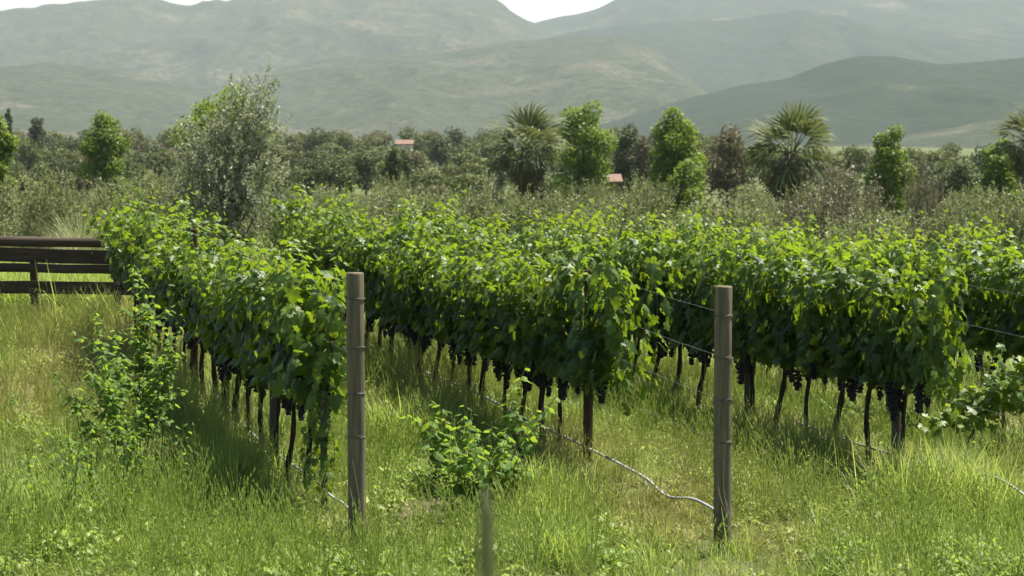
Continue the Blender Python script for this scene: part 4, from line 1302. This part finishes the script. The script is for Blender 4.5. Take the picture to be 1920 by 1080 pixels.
# ------------------------------------------------------------------ houses
def house(label, xp, D, y_eave, y_ridge, wpx, wall, depth=3.0, chim=None, flip=0.0, group=None):
    s = F_PX / D; x = px(xp, D); zg = gz1(x, D)
    W = wpx / s; ze = zpx(y_eave, D) - zg; zr = zpx(y_ridge, D) - zg
    t = link('house', None, None, (x, D + depth / 2, zg), flip); tag(t, label, 'house', group)
    link('wall', Geo().box((0, 0, ze / 2 - .2), (W, depth, ze + .4)).mesh('house_wall', M[wall]), t)
    ov = .22; hw, hd = W / 2 + ov, depth / 2 + ov
    V = [(-hw, -hd, ze), (hw, -hd, ze), (hw, 0, zr), (-hw, 0, zr), (-hw, hd, ze), (hw, hd, ze)]
    V2 = [(a, b, c - .1) for a, b, c in V]
    T = [(0, 1, 2), (0, 2, 3), (3, 2, 5), (3, 5, 4)]
    TT = T + [(a + 6, c + 6, b + 6) for a, b, c in T] + [(0, 6, 7), (0, 7, 1), (4, 5, 11), (4, 11, 10), (0, 3, 9), (0, 9, 6), (3, 4, 10), (3, 10, 9), (1, 7, 8), (1, 8, 2), (2, 8, 11), (2, 11, 5)]
    rf = link('roof', Geo().add(V + V2, TT).mesh('house_roof', M['roof']), t)
    if chim:
        cg = Geo().box((chim, .2, zr + .12), (.34, .34, .55)).box((chim, .2, zr + .43), (.44, .44, .09))
        link('chimney', cg.mesh('house_chimney', M['roof']), rf)
    for dx in (-W * .28, W * .22):
        wd = link('window', Geo().box((dx, -depth / 2 - .02, ze * .55), (.6, .06, .7)).mesh('house_window', M['white']), t)
        link('pane', Geo().box((dx, -depth / 2 - .055, ze * .55), (.48, .02, .58)).mesh('house_pane', M['glass']), wd)
    return t


house('small ochre house with terracotta roof and chimney between the palms', 1128, 104, 340, 327, 62, 'stucco', 3.2, .25)
house('distant house with a pink tiled roof among the dark trees', 758, 210, 270, 262, 26, 'white', 4)
house('distant white house on the far left among trees', 208, 330, 246, 240, 30, 'white', 5)

# ------------------------------------------------------------------ far scrub woodland
def scrub_mesh(seed, mat):
    rng = np.random.default_rng(seed)
    blobs = []
    for i in range(9):
        a = i * 2.4; r_ = rng.uniform(.2, 1.2)
        blobs.append((math.cos(a) * r_, math.sin(a) * r_, rng.uniform(2.0, 3.6) - .35 * r_, rng.uniform(.6, 1.05), rng.uniform(.6, 1.05), rng.uniform(.4, .7)))
    for i in range(3):
        a = rng.random() * 6.28; blobs.append((math.cos(a) * 1.1, math.sin(a) * 1.1, rng.uniform(.9, 1.6), .7, .7, .6))
    gg = crown_leaves(blobs, 1500, .30, rng, DIAM, .7, 0, 1.5)
    tg = limb_geo(1.2, blobs[:6], rng, .12)
    for k in range(len(tg.M)): tg.M[k][:] = 1
    n0 = gg.n
    gg.V += tg.V; gg.T += [t + n0 for t in tg.T]; gg.A += tg.A; gg.M += tg.M
    return gg.mesh('scrub_tree', [M[mat], M['treebark']])


SC_M = [scrub_mesh(600 + i, 'scrub') for i in range(6)] + [scrub_mesh(620 + i, 'dark') for i in range(2)] + [scrub_mesh(630, 'brown')]
rng = np.random.default_rng(44)
cnt = 0
for D, nrow, ht_ in ((125, 18, 3.2), (145, 20, 3.5), (170, 24, 3.9), (200, 28, 4.4), (235, 32, 4.7), (275, 36, 5.0), (320, 40, 5.3), (375, 46, 5.8), (440, 50, 6.2)):
    for i in range(nrow):
        xp = -120 + 2160 * (i + rng.uniform(.1, .9)) / nrow
        if D < 170 and rng.random() < .25: continue
        Dj = D * rng.uniform(.94, 1.06); x = px(xp, Dj)
        hh = ht_ * rng.uniform(.8, 1.15)
        if xp > 1380 and D > 200: hh *= .72
        if xp > 1380 and D > 300: continue
        mi = int(rng.integers(0, 9)); o = link('scrub_tree', SC_M[mi], None, (x, Dj, gz1(x, Dj)), rng.random() * 6.28)
        sw = rng.uniform(.8, 1.25) * ht_ / 4.0
        o.scale = (sw, sw, hh / 4.0)
        if abs(xp - 758) < 26 and 150 < D <= 200: o.scale.z = (zpx(272, Dj) - gz1(x, Dj)) / 4.0
        kd = 'olive-green' if mi < 6 else ('dark green' if mi < 8 else 'brownish')
        where = 'left of the tall olive' if xp < 400 else ('between tall olive and left palm' if xp < 960 else ('between the two palms' if xp < 1480 else 'right of the right palm'))
        dep = 'near woodland edge' if D < 190 else ('middle woodland' if D < 300 else 'far skyline')
        tag(o, kd + ' scrub tree at the ' + dep + ', ' + where, 'tree', kd + ' scrub trees at the ' + dep + ' ' + where); cnt += 1

for xp, D, yt, sw in ((748, 196, 267.5, 1.25), (772, 192, 268, 1.1)):
    x = px(xp, D); zg = gz1(x, D)
    o = link('scrub_tree', SC_M[1], None, (x, D, zg), 1.0)
    o.scale = (sw, sw, (zpx(yt, D) - zg) / 4.0)
    tag(o, 'round scrub tree hiding the walls of the house with the pink roof', 'tree', 'scrub trees in front of the pink-roofed house')
